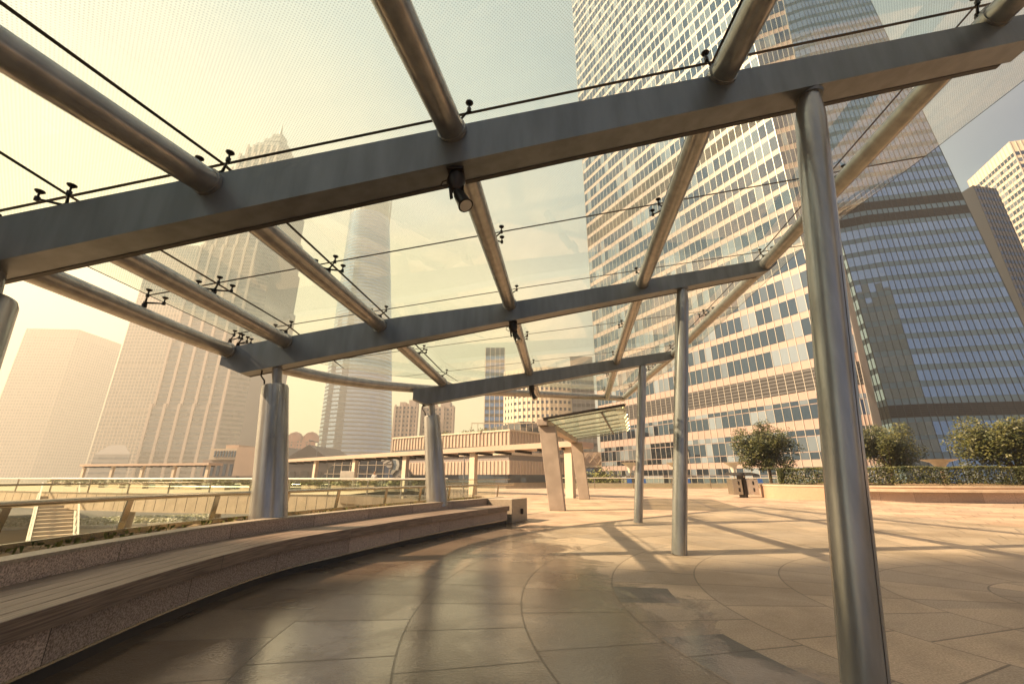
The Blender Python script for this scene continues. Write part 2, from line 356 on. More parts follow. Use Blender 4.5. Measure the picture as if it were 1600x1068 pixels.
    L(rgh, p.inputs['Roughness']); L(mth('MULTIPLY_ADD', wet, -.3, .4), p.inputs['Specular IOR Level'])
    pud = ramp(nz(.9, 5, .6, .5), .47, .56)
    L(mth('MULTIPLY', mth('MULTIPLY', wet, mth('MULTIPLY_ADD', pud, .25, .75)), mth('SUBTRACT', 1.0, mth('MULTIPLY', joint, .6))), p.inputs['Coat Weight']); p.inputs['Coat IOR'].default_value = 2.2; p.inputs['Coat Roughness'].default_value = .06
    h = mth('SUBTRACT', mth('ADD', mth('MULTIPLY', nz(38, 4, .65), .8), mth('MULTIPLY', nz(3.0, 3), 1.2)), mth('MULTIPLY', joint, 1.5))
    b = N(t, 'ShaderNodeBump'); b.inputs['Strength'].default_value = .9; b.inputs['Distance'].default_value = .008
    L(h, b.inputs['Height']); L(b.outputs[0], p.inputs['Normal'])
    b2 = N(t, 'ShaderNodeBump'); b2.inputs['Strength'].default_value = .4; b2.inputs['Distance'].default_value = .0045
    L(h, b2.inputs['Height']); L(b2.outputs[0], p.inputs['Coat Normal'])
    return m
M['paving'] = paving()

# ------------------------------------------------------------------ curves of the bench and planter
FRONT = [(-2.2, -2.5), (-2.55, .5), (-2.82, 3.0), (-2.93, 4.33), (-2.86, 5.7), (-2.47, 6.95), (-1.62, 9.2), (-.33, 11.8), (.45, 13.3), (1.6, 15.4)]
def catmull(P, n=10):
    out = []
    for i in range(len(P)-1):
        p0, p1, p2, p3 = [Vector(P[max(0, min(len(P)-1, j))]) for j in (i-1, i, i+1, i+2)]
        for k in range(n):
            t = k/n; out.append(.5*((2*p1)+(p2-p0)*t+(2*p0-5*p1+4*p2-p3)*t*t+(3*p1-p0-3*p2+p3)*t**3))
    out.append(Vector(P[-1])); return out
FC = catmull([Vector((a, b)) for a, b in FRONT], 10)
def off(curve, d):
    out = []
    for i, p in enumerate(curve):
        t = (curve[min(i+1, len(curve)-1)]-curve[max(i-1, 0)]).normalized()
        out.append(p+Vector((-t.y, t.x))*d)
    return out
def cut(curve, y0, y1): return [p for p in curve if y0 <= p.y <= y1]
def sweep(mb, curve, prof, m=0, uvs=True):
    """profile of (offset, z) swept along the plan curve, closed section with end caps"""
    cols = [off(curve, d) for d, z in prof]; n = len(prof); b = len(mb.v); L = 0; Ls = [0]
    for i in range(1, len(curve)): L += (curve[i]-curve[i-1]).length; Ls.append(L)
    per = [0]
    for j in range(1, n+1): per.append(per[-1]+math.dist(prof[j-1], prof[j % n]))
    for i in range(len(curve)):
        for j, (d, z) in enumerate(prof): mb.v.append((cols[j][i].x, cols[j][i].y, z))
    for i in range(len(curve)-1):
        for j in range(n):
            k = (j+1) % n
            mb.f.append([b+i*n+j, b+(i+1)*n+j, b+(i+1)*n+k, b+i*n+k]); mb.m.append(m)
            mb.uv.append([(Ls[i], per[j]), (Ls[i+1], per[j]), (Ls[i+1], per[j+1]), (Ls[i], per[j+1])])
    mb.f.append([b+j for j in range(n)]); mb.f.append([b+(len(curve)-1)*n+n-1-j for j in range(n)])
    mb.m += [m, m]; mb.uv += [[(0, 0)]*n]*2
    return mb
# ------------------------------------------------------------------ setting: ground sheets
g = MB(); g.quad((-4000, -3000, -6), (4000, -3000, -6), (4000, 5000, -6), (-4000, 5000, -6))
o = g.build('ground', M['beigeground']); tag(o, kind='structure')
# the raised plaza: everything to the right of the planter
edge = off(FC, 1.72)
pl = [(p.x, p.y) for p in edge if p.y < 15.2]
pl = pl+[(-1.5, 16.5), (-4, 24), (-12, 31), (-12, 46), (10, 52), (140, 52), (140, -40), (-3.8, -40)]
g = MB(); g.prism(pl, -.5, 0)
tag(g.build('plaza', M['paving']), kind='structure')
# avenue between the bridge and the towers
g = MB(); g.quad((-900, 84, -5.996), (-8, 84, -5.996), (-8, 112, -5.996), (-900, 112, -5.996))
tag(g.build('road', M['asphalt']), kind='structure')

# ------------------------------------------------------------------ bench + planter
bc = cut(FC, -2.4, 12.35)
bench = thing('curved_bench', 'long curved bench of weathered boards on a granite base along the wet paving', 'bench', (-2.9, 4, 0))
mb = MB(); sweep(mb, bc, [(.07, .1), (.07, .395), (.8, .395), (.8, .1)]); mb.build('base', M['granite'], bench)
mb = MB(); sweep(mb, bc, [(.10, 0), (.10, .1), (.8, .1), (.8, 0)]); mb.build('plinth', M['plinth'], bench)
mb = MB(); sweep(mb, bc, [(.062, .085), (.062, .1), (.07, .1), (.07, .085)]); mb.build('trim_strip', M['metal_trim'], bench)
for j in range(6):                                        # six long boards
    a = -.0+j*.134; mb = MB(); zt_ = .45 + (.0012 if j % 2 else 0)
    z0 = .325 if j == 0 else .40
    sweep(mb, bc, [(a, z0), (a, zt_-.004), (a+.004, zt_), (a+.124, zt_), (a+.128, zt_-.004), (a+.128, z0)])
    mb.build('board', M['wood'], bench, smooth=25)
pc = cut(FC, -2.4, 13.35)
planter = thing('curved_planter', 'low curved granite planter with dry soil behind the wooden bench', 'planter', (-3.9, 4, 0))
mb = MB(); sweep(mb, pc, [(.805, 0), (.805, .60), (.99, .60), (.99, 0)]); mb.build('front_wall', M['granite'], planter)
mb = MB(); sweep(mb, pc, [(.797, .60), (.797, .628), (1.0, .628), (1.0, .60)]); mb.build('coping', M['granite_cap'], planter)
mb = MB(); sweep(mb, pc, [(1.60, -.3), (1.60, .63), (1.64, .63), (1.64, -.3)]); mb.build('back_edge', M['metal_trim'], planter)
mb = MB(); c0, c1 = off(pc, .99), off(pc, 1.60)
K = 6
for i in range(len(pc)-1):
    for k in range(K):
        def sp_(ii, kk):
            p = c0[ii].lerp(c1[ii], kk/K); return (p.x, p.y, .57+.035*noise.noise(Vector((p.x*3, p.y*3, 0)))*(2 if 0 < kk < K else 0))
        mb.quad(sp_(i, k), sp_(i+1, k), sp_(i+1, k+1), sp_(i, k+1))
mb.build('soil', M['soil'], planter, smooth=60)
e0 = cut(FC, 12.36, 13.36)
mb = MB(); sweep(mb, e0, [(.0, 0), (.0, .615), (.797, .615), (.797, 0)]); mb.build('end_block', M['granite_cap'], planter, bevel=.01)
p = off(e0, 0)[-3]; mb = MB(); mb.box((p.x-.03, p.y-.07, .2), (p.x+.05, p.y+.02, .34)); mb.build('step_light', M['dark_metal'], planter)
# small tufts on the soil
mb = MB()
for i in range(420):
    k = rnd.randrange(len(pc)-1); q = c0[k].lerp(c1[k], rnd.uniform(.1, .95)).lerp(c0[k+1], 0)
    q = q+Vector((rnd.uniform(-.08, .08), rnd.uniform(-.15, .15)))
    a = rnd.uniform(0, 6.28); h = rnd.uniform(.01, .05); r = rnd.uniform(.012, .04)
    mb.quad((q.x, q.y, .58), (q.x+r*math.cos(a), q.y+r*math.sin(a), .585), (q.x+r*1.3*math.cos(a+.5), q.y+r*1.3*math.sin(a+.5), .59+h), (q.x+.01, q.y, .59+h))
tag(mb.build('ground_cover', M['leafl']), 'dry leaf litter and tiny weeds on the planter soil', 'weeds', kind='stuff')

# railing behind the planter
rail = thing('glass_railing', 'long curved glass railing with bronze handrail and leaning posts behind the granite planter', 'railing', (-4.7, 4, 0))
rc = [p for p in off(FC, 1.76)]
rc_out = off(FC, 1.9)
mb = MB(); mb.tube([(p.x, p.y, .96) for p in rc], .032, 10); mb.build('handrail', M['metal_trim'], rail, smooth=50)
mb = MB(); mb.tube([(p.x, p.y, 1.13) for p in rc_out], .012, 6); mb.build('top_wire', M['metal_trim'], rail, smooth=50)
step = 0; L = 0; ps = []
for i in range(1, len(rc)):
    L += (rc[i]-rc[i-1]).length
    if L > 1.25: ps.append(i); L = 0
for i in ps:
    a = rc_out[i]; c = rc[i]; t = (rc[min(i+1, len(rc)-1)]-rc[i-1]).normalized()
    mb = MB(); mb.bar((a.x, a.y, -.1), (c.x, c.y, .95), .02, .075, up=(t.x, t.y, 0)); mb.build('post', M['metal_trim'], rail)
for j in range(len(ps)-1):
    seg = rc_out[ps[j]:ps[j+1]+1]
    if len(seg) < 2: continue
    mb = MB(); sweep(mb, seg, [(0, .1), (0, 1.12), (.012, 1.12), (.012, .1)]); mb.build('glass_panel', M['railglass'], rail)

# ------------------------------------------------------------------ the canopy
def lerp(a, b, t): return a+(b-a)*t
def interp(tab, y):
    if y <= tab[0][0]: return tab[0][1:]
    for a, b in zip(tab, tab[1:]):
        if y <= b[0]:
            t = (y-a[0])/(b[0]-a[0]); return tuple(lerp(p, q, t) for p, q in zip(a[1:], b[1:]))
    return tab[-1][1:]
ZT = [(-2, 4.26, .24), (2.9, 4.28, .24), (7.1, 4.26, .215), (11.8, 3.95, .2), (17, 3.64, .19), (20, 3.6, .19)]
def zt(x, y):
    a, b = interp(ZT, y); return a+b*x
canopy = thing('glass_canopy', 'large leaning glass and steel canopy on tubular columns over the plaza', 'canopy', (0, 7, 0))
BE = [  # left end, right end, bottom (a + b x), height table over x, depth width
    dict(p=(-5.15, 3.22), q=(5.15, 2.94), zb=(3.93, .24), h=[(-5, .47), (0, .40), (5.2, .30)]),
    dict(p=(-4.86, 6.8), q=(5.42, 7.72), zb=(3.93, .242), h=[(-5, .5), (-2.3, .5), (0, .36), (5.3, .26)]),
    dict(p=(-2.62, 10.9), q=(5.22, 12.84), zb=(3.55, .236), h=[(-2.7, .46), (0, .4), (5.2, .27)]),
]
def bpt(b, t):
    x = lerp(b['p'][0], b['q'][0], t); return x, lerp(b['p'][1], b['q'][1], t)
def by(b, x):
    t = (x-b['p'][0])/(b['q'][0]-b['p'][0]); return lerp(b['p'][1], b['q'][1], t)
for b in BE:
    d = (Vector(b['q'])-Vector(b['p'])).normalized(); nrm = Vector((-d.y, d.x))*.125
    def zbx(x): return b['zb'][0]+b['zb'][1]*x
    def hx(x): return interp(b['h'], x)[0]
    n = 14; top = []; bot = []
    for i in range(n+1):
        x, y = bpt(b, i/n); top.append((x, y, zbx(x)+hx(x))); bot.append([x, y, zbx(x)])
    bl = bpt(b, .35/((Vector(b['q'])-Vector(b['p'])).length)); br = bpt(b, 1-.2/((Vector(b['q'])-Vector(b['p'])).length))
    prof = top[::-1]+[(bot[0][0], bot[0][1], bot[0][2]+.22), (bl[0], bl[1], zbx(bl[0]))]+[tuple(q) for q in bot[1:-1]]+[(br[0], br[1], zbx(br[0])), (bot[-1][0], bot[-1][1], bot[-1][2]+.12)]
    mb = MB(); k = len(prof)
    vs = [(p[0]-nrm.x, p[1]-nrm.y, p[2]) for p in prof]+[(p[0]+nrm.x, p[1]+nrm.y, p[2]) for p in prof]
    fs = [tuple(range(k)), tuple(range(2*k-1, k-1, -1))]+[(i, i+k, (i+1) % k+k, (i+1) % k) for i in range(k)]
    mb.add(vs, fs); bo = mb.build('beam', M['steel_beam'], canopy)
    a = bpt(b, .035); c = bpt(b, .97)
    mb = MB(); off_ = Vector((-d.y, d.x))*.15
    mb.bar((a[0]+off_.x, a[1]+off_.y, zbx(a[0])+.02), (c[0]+off_.x, c[1]+off_.y, zbx(c[0])+.02), .048, .05)
    mb.build('rear_flange', M['lip'], bo)
TUB = {
    1: [(-4.80, -1.5), (-4.78, 3.1), (-4.77, 6.75), (-4.42, 8.2), (-3.7, 9.6), (-2.62, 11.0), (-1.13, 12.5), (.87, 14.4), (3.0, 16.4), (3.95, 17.35), (5.0, 18.6)],
    2: [(-3.97, 3.3), (-3.89, 6.75)],
    3: [(-3.8, -1.5), (-2.66, 3.0), (-2.34, 7.0), (-1.85, 11.2), (-1.6, 11.95)],
    4: [(-1.47, -1.5), (-.53, 3.0), (-.04, 7.15), (.5, 11.7), (.87, 14.35)],
    5: [(1.9, -1.5), (1.95, 3.0), (2.54, 7.4), (3.2, 12.3), (3.95, 17.2)],
    6: [(4.3, -1.5), (4.64, 3.0), (5.17, 7.65), (5.14, 12.8), (5.0, 18.7)],
}
TP = {}
for k, pts in TUB.items():
    P2 = [Vector(p) for p in pts]
    if k == 1: P2 = catmull(P2, 5)
    TP[k] = P2
    mb = MB(); mb.tube([(p.x, p.y, zt(p.x, p.y)) for p in P2], .118, 24)
    mb.build('purlin_tube', M['steel'], canopy, smooth=50)
def tx(k, y):
    P2 = TP[k]
    for a, b in zip(P2, P2[1:]):
        if a.y <= y <= b.y: return lerp(a.x, b.x, (y-a.y)/(b.y-a.y+1e-9))
    return P2[0].x if y < P2[0].y else P2[-1].x
# weld collars where tubes meet the beams
for b in BE:
    for k in (1, 2, 3, 4, 5, 6):
        y = 0; x = tx(k, b['p'][1]); 
        for _ in range(4): y = by(b, x); x = tx(k, y)
        if not (b['p'][0]-.05 <= x <= b['q'][0]+.05): continue
        y0 = y-.135
        if k == 2 and b is BE[0]: continue
        if b is BE[2] and k in (1, 2): continue
        mb = MB(); mb.tube([(tx(k, y0-.02), y0-.02, zt(x, y0-.02)), (tx(k, y0+.02), y0+.02, zt(x, y0+.02))], .132, 24)
        mb.build('weld_collar', M['steel'], canopy, smooth=50)
# glass: right free edge and left curved edge
RE = [(-1.5, 7.0), (4.2, 6.75), (7.8, 6.15), (15, 6.15), (20, 5.9)]
def yedge(x):
    P2 = TP[1]
    if x <= -4.775: return 6.9
    best = 20.2
    for a, b in zip(P2[8:], P2[9:]):
        if a.x <= x <= b.x: return lerp(a.y, b.y, (x-a.x)/(b.x-a.x+1e-9))+.06
    return 18.65+(x-5)*.9 if x > 5 else best
def rowy(r, x):
    b1, b2, b3 = by(BE[0], x), by(BE[1], x), by(BE[2], x)
    return [-1.5, .8, b1-.02, (b1+b2)/2, b2-.12, (b2+b3)/2, b3-.12, b3+2.0, b3+4.2, b3+6.6, 30][r]
GD = .29
def colx(c, y):
    if c == 7: return interp(RE, y)[0]
    if c == 2: return lerp(-4.0, -3.89, max(0, min(1, (y-3)/4)))
    if c == 1: return -4.78
    if c == 3: return tx(3, min(y, 11.9)) + max(0, y-11.9)*.115
    if c == 4 and y > 14.35: return .87+(y-14.35)*.13
    return tx(c, y)
def gpt(c, r, f=0, fc=0, g=0):
    """point on the glass at column line c(+f), row line r"""
    x = colx(c, 5.0) if r < 3 else colx(c, 9)
    for _ in range(5):
        y = rowy(r, x); xa = colx(c, y); xb = colx(min(c+1, 7), y); x = lerp(xa, xb, f)
    ye = yedge(x)
    if y > ye:
        y = ye
        for _ in range(4):
            xa = colx(c, y); xb = colx(min(c+1, 7), y); x = lerp(xa, xb, f); y = min(rowy(r, x), yedge(x))
    return Vector((x, y, zt(x, y)+GD))
NS = 8
for c in range(1, 7):
    for r in range(0, 10):
        lo = [gpt(c, r, i/NS) for i in range(NS+1)]; hi = [gpt(c, r+1, i/NS) for i in range(NS+1)]
        if max((h-l).length for l, h in zip(lo, hi)) < .12: continue
        # inset the pane by the joint and frame it with the black sealant
        mb = MB(); T = .016; S = .016
        for i in range(NS):
            l0, l1, h0, h1 = lo[i], lo[i+1], hi[i], hi[i+1]
            if (h0-l0).length < .02 and (h1-l1).length < .02: continue
            up = Vector((0, 0, T))
            mb.quad(h0, h1, l1, l0, 0); mb.quad(l0+up, l1+up, h1+up, h0+up, 2)
            dn = Vector((0, 0, -.003))
            def along(a, b_, w_):
                v = b_-a; return a+v*(min(w_, v.length*.45)/max(v.length, 1e-6))
            for (a, b_, a2, b2) in ((l0, l1, h0, h1), (h0, h1, l0, l1)):
                mb.quad(a+dn, along(a, a2, S)+dn, along(b_, b2, S)+dn, b_+dn, 1)
            if i == 0: mb.quad(l0+dn, h0+dn, along(h0, h1, S)+dn, along(l0, l1, S)+dn, 1)
            if i == NS-1: mb.quad(l1+dn, along(l1, l0, S)+dn, along(h1, h0, S)+dn, h1+dn, 1)
        if mb.f: mb.build('glass_panel', [M['roofglass'], M['dark_metal'], M['glasstop']], canopy)
# spider fittings on the tubes at the cross joints
def spider(p, arms, z):
    mb = MB(); base = Vector((p.x, p.y, z))
    mb.tube([base+Vector((0, 0, .09)), base+Vector((0, 0, .17))], .03, 10)
    mb.tube([base+Vector((0, 0, .17)), base+Vector((0, 0, .2))], .022, 8)
    for dx, dy in arms:
        tip = base+Vector((dx, dy, .2+.22*dx)); mb.tube([base+Vector((0, 0, .185)), tip], [.014, .009], 6)
        zz = zt(tip.x, tip.y)+GD
        mb.tube([(tip.x, tip.y, tip.z-.02), (tip.x, tip.y, zz-.02)], .009, 6)
        mb.tube([(tip.x, tip.y, tip.z-.018), (tip.x, tip.y, tip.z+.02)], .02, 8)
        mb.tube([(tip.x, tip.y, zz-.028), (tip.x, tip.y, zz-.012), (tip.x, tip.y, zz-.004)], [.02, .036, .036], 12)
    mb.build('spider_fitting', M['dark_metal'], canopy, smooth=40)
A = .13
for r in range(1, 9):
    for c in range(1, 7):
        if c == 2 and (r > 4 or r < 2): continue
        if c == 3 and r > 6: continue
        p = gpt(c, r)
        if p.y >= yedge(p.x)-.02 and c != 1: continue
        if c == 1 and r > 6: continue
        y = p.y; x = tx(c, y) if c != 2 else colx(2, y)
        if c == 1: x = min(TP[1], key=lambda q: abs(q.y-y)).x
        arms = [(A, A), (A, -A)]+([(-A, A), (-A, -A)] if c > 1 else [])
        if r in (2, 4, 6): arms = [(a, -abs(bb)*.9) for a, bb in arms if bb < 0]+([(A, .02)] if c == 1 else [])
        spider(Vector((x, y)), arms, zt(x, y))
# right columns: plain tubes leaning outwards; left columns: stout cones with a thin neck
for i, (bx, by_, tx_, ty_, bi) in enumerate([(2.11, 3.0, 2.78, 3.0, 0), (2.73, 7.53, 3.38, 7.53, 1), (3.49, 12.5, 4.05, 12.5, 2)]):
    b = BE[bi]; zb = b['zb'][0]+b['zb'][1]*tx_; r = .122
    P0 = Vector((bx, by_, 0)); P1 = Vector((tx_, ty_, zb)); d = P1-P0
    mb = MB(); mb.tube([P0, P0+d*.925, P0+d*.945, P0+d*1.0], [r, r, r*.97, r*.74], 40)
    co = mb.build('column', M['steel'], canopy, smooth=40)
    mb = MB(); s = Vector((math.sin(.35), -math.cos(.35), 0))*r*1.002
    mb.bar(P0+s+Vector((0, 0, .0)), P0+d*.62+s, .004, .003); mb.build('seam', M['dark_metal'], co)
    mb = MB(); mb.tube([P1-Vector((0, 0, .03)), P1+Vector((0, 0, .004))], [.11, .12], 24); mb.build('head_plate', M['steel_beam'], co, smooth=40)
for i, (bx, by_, tx_, ty_, bi, zc) in enumerate([(-4.12, 3.0, -4.42, 3.2, 0, 2.62), (-3.70, 6.86, -3.98, 6.88, 1, 2.66), (-1.86, 11.1, -2.12, 11.05, 2, 2.74)]):
    b = BE[bi]; zb = b['zb'][0]+b['zb'][1]*tx_
    mb = MB(); P0 = Vector((bx, by_, .5)); P1 = Vector((tx_, ty_, zc))
    mb.tube([P0, P1-(P1-P0)*.02, P1], [.268, .205, .19], 40); co = mb.build('column', M['steel'], canopy, smooth=40)
    mb = MB(); P2 = Vector((tx_-.02, ty_, zb+.01)); mb.tube([P1-Vector((0, 0, .05))+Vector((.03, 0, 0)), P2], .078, 24); mb.build('neck', M['steel'], co, smooth=40)
    mb = MB(); q = P1+Vector((-.14, -.05, 0)); mb.tube([q+Vector((0, 0, -.1)), q+Vector((-.03, 0, .08)), q+Vector((-.1, 0, .16)), q+Vector((-.1, 0, .42))], .013, 8)
    mb.build('cable', M['dark_metal'], co, smooth=60)
# spotlights under the beams, beside tube four
def spot(x, label, bi):
    b = BE[bi]; y = by(b, x); z = b['zb'][0]+b['zb'][1]*x
    t = thing('spotlight', label, 'spotlight', (x, y, z), 'spotlights under the canopy beams')
    mb = MB(); mb.box((x-.075, y-.09, z-.03), (x+.075, y+.07, z-.002)); mb.build('mount', M['dark_metal'], t, bevel=.006)
    mb = MB(); mb.tube([(x, y, z-.02), (x, y, z-.11), (x, y, z-.2)], [.07, .085, .04], 16); mb.build('ballast_housing', M['dark_metal'], t, smooth=40)
    mb = MB()
    for s in (-1, 1): mb.bar((x+s*.055, y, z-.12), (x+s*.05+.02, y-.01, z-.29), .006, .03)
    mb.build('bracket', M['dark_metal'], t)
    d = Vector((.42, -.25, -.87)).normalized(); c = Vector((x+.01, y, z-.2))
    mb = MB(); mb.tube([c, c+d*.06, c+d*.2, c+d*.22], [.032, .05, .062, .068], 20); hd = mb.build('lamp_head', M['dark_metal'], t, smooth=40)
    mb = MB(); mb.tube([c+d*.2205, c+d*.2225], .055, 20); mb.build('lens', M['white'], hd)
    mb = MB(); mb.tube([(x-.07, y, z-.08), (x-.12, y, z-.1), (x-.13, y, z-.14), (x-.09, y, z-.17), (x-.05, y, z-.15)], .006, 6); mb.build('cable_loop', M['dark_metal'], t, smooth=60)
spot(-.5, 'nearest dark spotlight, hanging under the big front beam', 0)
spot(.02, 'dark spotlight hanging under the middle canopy beam', 1)
spot(.56, 'smallest dark spotlight, hanging under the far canopy beam', 2)

# ------------------------------------------------------------------ curtain wall towers
def ring_at(keys, z):
    if z <= keys[0][0]: return [Vector(p) for p in keys[0][1]]
    for a, b in zip(keys, keys[1:]):
        if z <= b[0]:
            t = (z-a[0])/(b[0]-a[0]); return [Vector(p).lerp(Vector(q), t) for p, q in zip(a[1], b[1])]
    return [Vector(p) for p in keys[-1][1]]
def tower(name, label, keys, floors, spacing, wallm, glassm, mullm=None, nface=None, mw=.12, md=.25, skip_top=0, group=None, cat='tower', louv=None, proud=.12):
    """keys: [(z, outline)...] counter-clockwise seen from above; floors: [(z0, z1, kind)]; kinds g glass, l louvre"""
    z0, z1 = keys[0][0], keys[-1][0]; n = len(keys[0][1]); nf = nface or n
    c = sum((Vector(p) for p in keys[0][1]), Vector((0, 0)))/n
    T = thing(name, label, cat, (c.x, c.y, z0), group)
    zs = sorted(set([k[0] for k in keys]))
    fine = any([Vector(p) != Vector(q) for a_, b_ in zip(keys, keys[1:]) for p, q in zip(a_[1], b_[1])])
    zw = sorted(set(zs+([z0+(z1-z0)*q/110 for q in range(111)] if fine else [])))
    mb = MB()
    for a, b in zip(zw, zw[1:]):
        ra_, rb = ring_at(keys, a), ring_at(keys, b)
        for i in range(n):
            j = (i+1) % n; mb.quad((*ra_[i], a), (*ra_[j], a), (*rb[j], b), (*rb[i], b))
    mb.add([(*p, z1) for p in ring_at(keys, z1)], [tuple(range(n))]); mb.build('wall', wallm, T)
    cnt = [max(1, round(max((Vector(k_[1][(i+1) % n])-Vector(k_[1][i])).length for k_ in keys)/spacing)) for i in range(nf)]
    def op(r_, i, t, d):
        p, q = r_[i], r_[(i+1) % n]; e_ = (q-p); nn = Vector((e_.y, -e_.x)).normalized(); return p.lerp(q, t)+nn*d
    bands = [f for f in floors if f[2] == 'g']; many = len(bands) > 95
    for fi, (a, b, kd) in enumerate(floors):
        ra_, rb = ring_at(keys, a), ring_at(keys, b); mb = MB()
        if kd == 'l':
            h = (b-a)/6
            for i in range(nf): mb.quad((*op(ra_, i, 0, .03), a), (*op(ra_, i, 1, .03), a), (*op(rb, i, 1, .03), b), (*op(rb, i, 0, .03), b))
            for s in range(6):
                rs, rt = ring_at(keys, a+h*s+.1), ring_at(keys, a+h*(s+1)-.12)
                for i in range(nf): mb.quad((*op(rs, i, 0, proud), a+h*s+.1), (*op(rs, i, 1, proud), a+h*s+.1), (*op(rt, i, 1, proud*.3), a+h*(s+1)-.12), (*op(rt, i, 0, proud*.3), a+h*(s+1)-.12))
            mb.build('louvre_band', M['louvre'], T); continue
        for i in range(nf):
            k = cnt[i]
            for s in range(2):           # lower light strip and main pane share the ribbon
                za, zb_ = (a, b) if s == 0 else (0, 0)
                if s: continue
                mb.quad((*op(ra_, i, 0, proud*.4), a), (*op(ra_, i, 1, proud*.4), a), (*op(rb, i, 1, proud*.4), b), (*op(rb, i, 0, proud*.4), b), 0,
                        [(i*97+.001, fi+.3), (i*97+k-.001, fi+.3), (i*97+k-.001, fi+.7), (i*97+.001, fi+.7)])
        mb.build('window_band', glassm, T)
    if mullm:
        mb = MB()
        for i in range(nf):
            for s in range(cnt[i]+1):
                t = s/cnt[i]
                for a, b in zip(zs, zs[1:]):
                    ra_, rb = ring_at(keys, a), ring_at(keys, b); e_ = (ra_[(i+1) % n]-ra_[i]).normalized()*mw/2
                    p, q = op(ra_, i, t, 0), op(rb, i, t, 0); po, qo = op(ra_, i, t, md), op(rb, i, t, md)
                    mb.quad((*(po-e_), a), (*(po+e_), a), (*(qo+e_), b), (*(qo-e_), b))
                    mb.quad((*(p-e_), a), (*(po-e_), a), (*(qo-e_), b), (*(q-e_), b))
                    mb.quad((*(po+e_), a), (*(p+e_), a), (*(q+e_), b), (*(qo+e_), b))
        o = mb.build('mullion_grid', mullm, T)
        if sum(cnt) > 100: o['kind'] = 'stuff'
    return T
# lit tower
P0, P1, P2b, P2t = (24.2, 116.6), (51.7, 65.4), (54.2, 64.2), (62.5, 60.6)
fl = [(-.2, 1.5, 'g'), (1.6, 2.8, 'g'), (4.0, 5.1, 'g'), (5.25, 7.6, 'g'), (7.75, 8.7, 'g'), (10.4, 12.7, 'g'), (12.85, 13.6, 'g'), (15.0, 18.7, 'l')]
z = 20.2
while z < 205:
    kd = 'l' if 69 < z < 78 else 'g'
    fl.append((z, z+2.95, kd)); z += 4.2
tower('office_tower', 'huge sunlit office tower with white mullions and peach spandrels behind the canopy', [(-6, [P0, P1, P2b, (80, 92), (62, 132)]), (210, [P0, (52.5, 65), P2t, (86, 90), (62, 132)])],
      fl, 1.5, M['spandrel_warm'], M['cglass_warm'], M['mullion_white'], nface=3, mw=.075, md=.12)
# low sunlit podium wing of that tower, closing the plaza
# blue tower
F6, F5, F4, F3, E3 = (107, 136), (97.5, 113.5), (96, 106.2), (103, 103), (131, 98)
fl = [(0, 5.5, 'g'), (7, 10, 'g'), (11, 14.2, 'g'), (15.4, 18.6, 'l')]
z = 20.2
while z < 236:
    kd = 'l' if 68 < z < 77 else 'g'
    fl.append((z, z+2.7, kd)); z += 4.2
tower('office_tower', 'faceted blue glass office tower with dark mullions to the right of the front column', [(-6, [F6, F5, F4, F3, E3, (160, 130), (140, 160)]), (240, [(107, 136), F5, F4, (102.5, 103.5), (117, 99), (140, 126), (130, 150)])],
      fl, 1.55, M['spandrel_blue'], M['cglass_blue'], M['mullion_dark'], nface=4, mw=.09, md=.14)
def floors(a, b, h, g): 
    out = []; z = a
    while z+g < b: out.append((z, z+g, 'g')); z += h
    return out
tower('office_tower', 'dark slab tower between the blue tower and the yellow one at the right edge', [(-6, [(199, 150), (213, 152), (225, 190), (199, 190)]), (121, [(199, 150), (211, 152), (225, 190), (199, 190)])],
      floors(0, 120, 3.8, 1.6), 2, M['far_grey'], M['cglass_dark'], M['mullion_dark'], nface=2, mw=.2, md=.2)
tower('office_tower', 'yellow lit corner tower at the right edge of the picture', [(-6, [(278, 211), (268, 180), (300, 172), (330, 220)]), (173, [(278, 211), (268, 180), (300, 172), (330, 220)])],
      floors(0, 170, 4.0, 2.3), 2.4, M['white_wall'], M['cglass_warm'], M['mullion_white'], nface=2, mw=.25, md=.3)
# ------------------------------------------------------------------ far towers on the left
tower('office_tower', 'leftmost hazy tower with flat top and chamfered corner', [(-6, [(-800, 660), xy(-1.238, 600), xy(-1.105, 605), (-670, 680)]), (218, [(-800, 660), xy(-1.238, 600), xy(-1.105, 605), (-670, 680)])],
      floors(0, 206, 4.4, 2.0), 4, M['far_wall'], M['cglass_dim'], M['far_wall2'], nface=3, proud=.4, mw=.9, md=.5)
T = tower('office_tower', 'distant hazy tower with a stepped spire crown between two bigger towers', [(-6, [xy(-1.083, 700), xy(-1.0, 700), xy(-1.0, 740), xy(-1.07, 740)]), (70, [xy(-1.075, 700), xy(-1.005, 700), xy(-1.0, 740), xy(-1.07, 740)])],
      floors(0, 68, 5, 1.5), 5, M['far_wall2'], M['cglass_dim'], None, nface=1, proud=.4)
mb = MB()
for a, b, h0, h1 in ((-1.065, -1.018, 70, 77), (-1.052, -1.03, 77, 84), (-1.045, -1.037, 84, 90)): mb.prism([xy(a, 702), xy(b, 702), xy(b, 730), xy(a, 730)], h0, h1)
mb.build('crown', M['far_wall2'], T)
tower('office_tower', 'tall wide hazy slab tower left of the tiered tower', [(-6, [xy(-.981, 480), xy(-.855, 480), xy(-.795, 505), xy(-.93, 540)]), (290, [xy(-.979, 480), xy(-.858, 480), xy(-.80, 505), xy(-.93, 540)])],
      [f for f in floors(0, 286, 4.1, 1.6) if not any(abs(f[0]-q) < 4 for q in (70, 130, 190, 240))]+[(q, q+3, 'l') for q in (70, 130, 190, 240)], 4, M['far_wall'], M['cglass_dim'], M['far_wall2'], nface=2, proud=.35, mw=.8, md=.4)
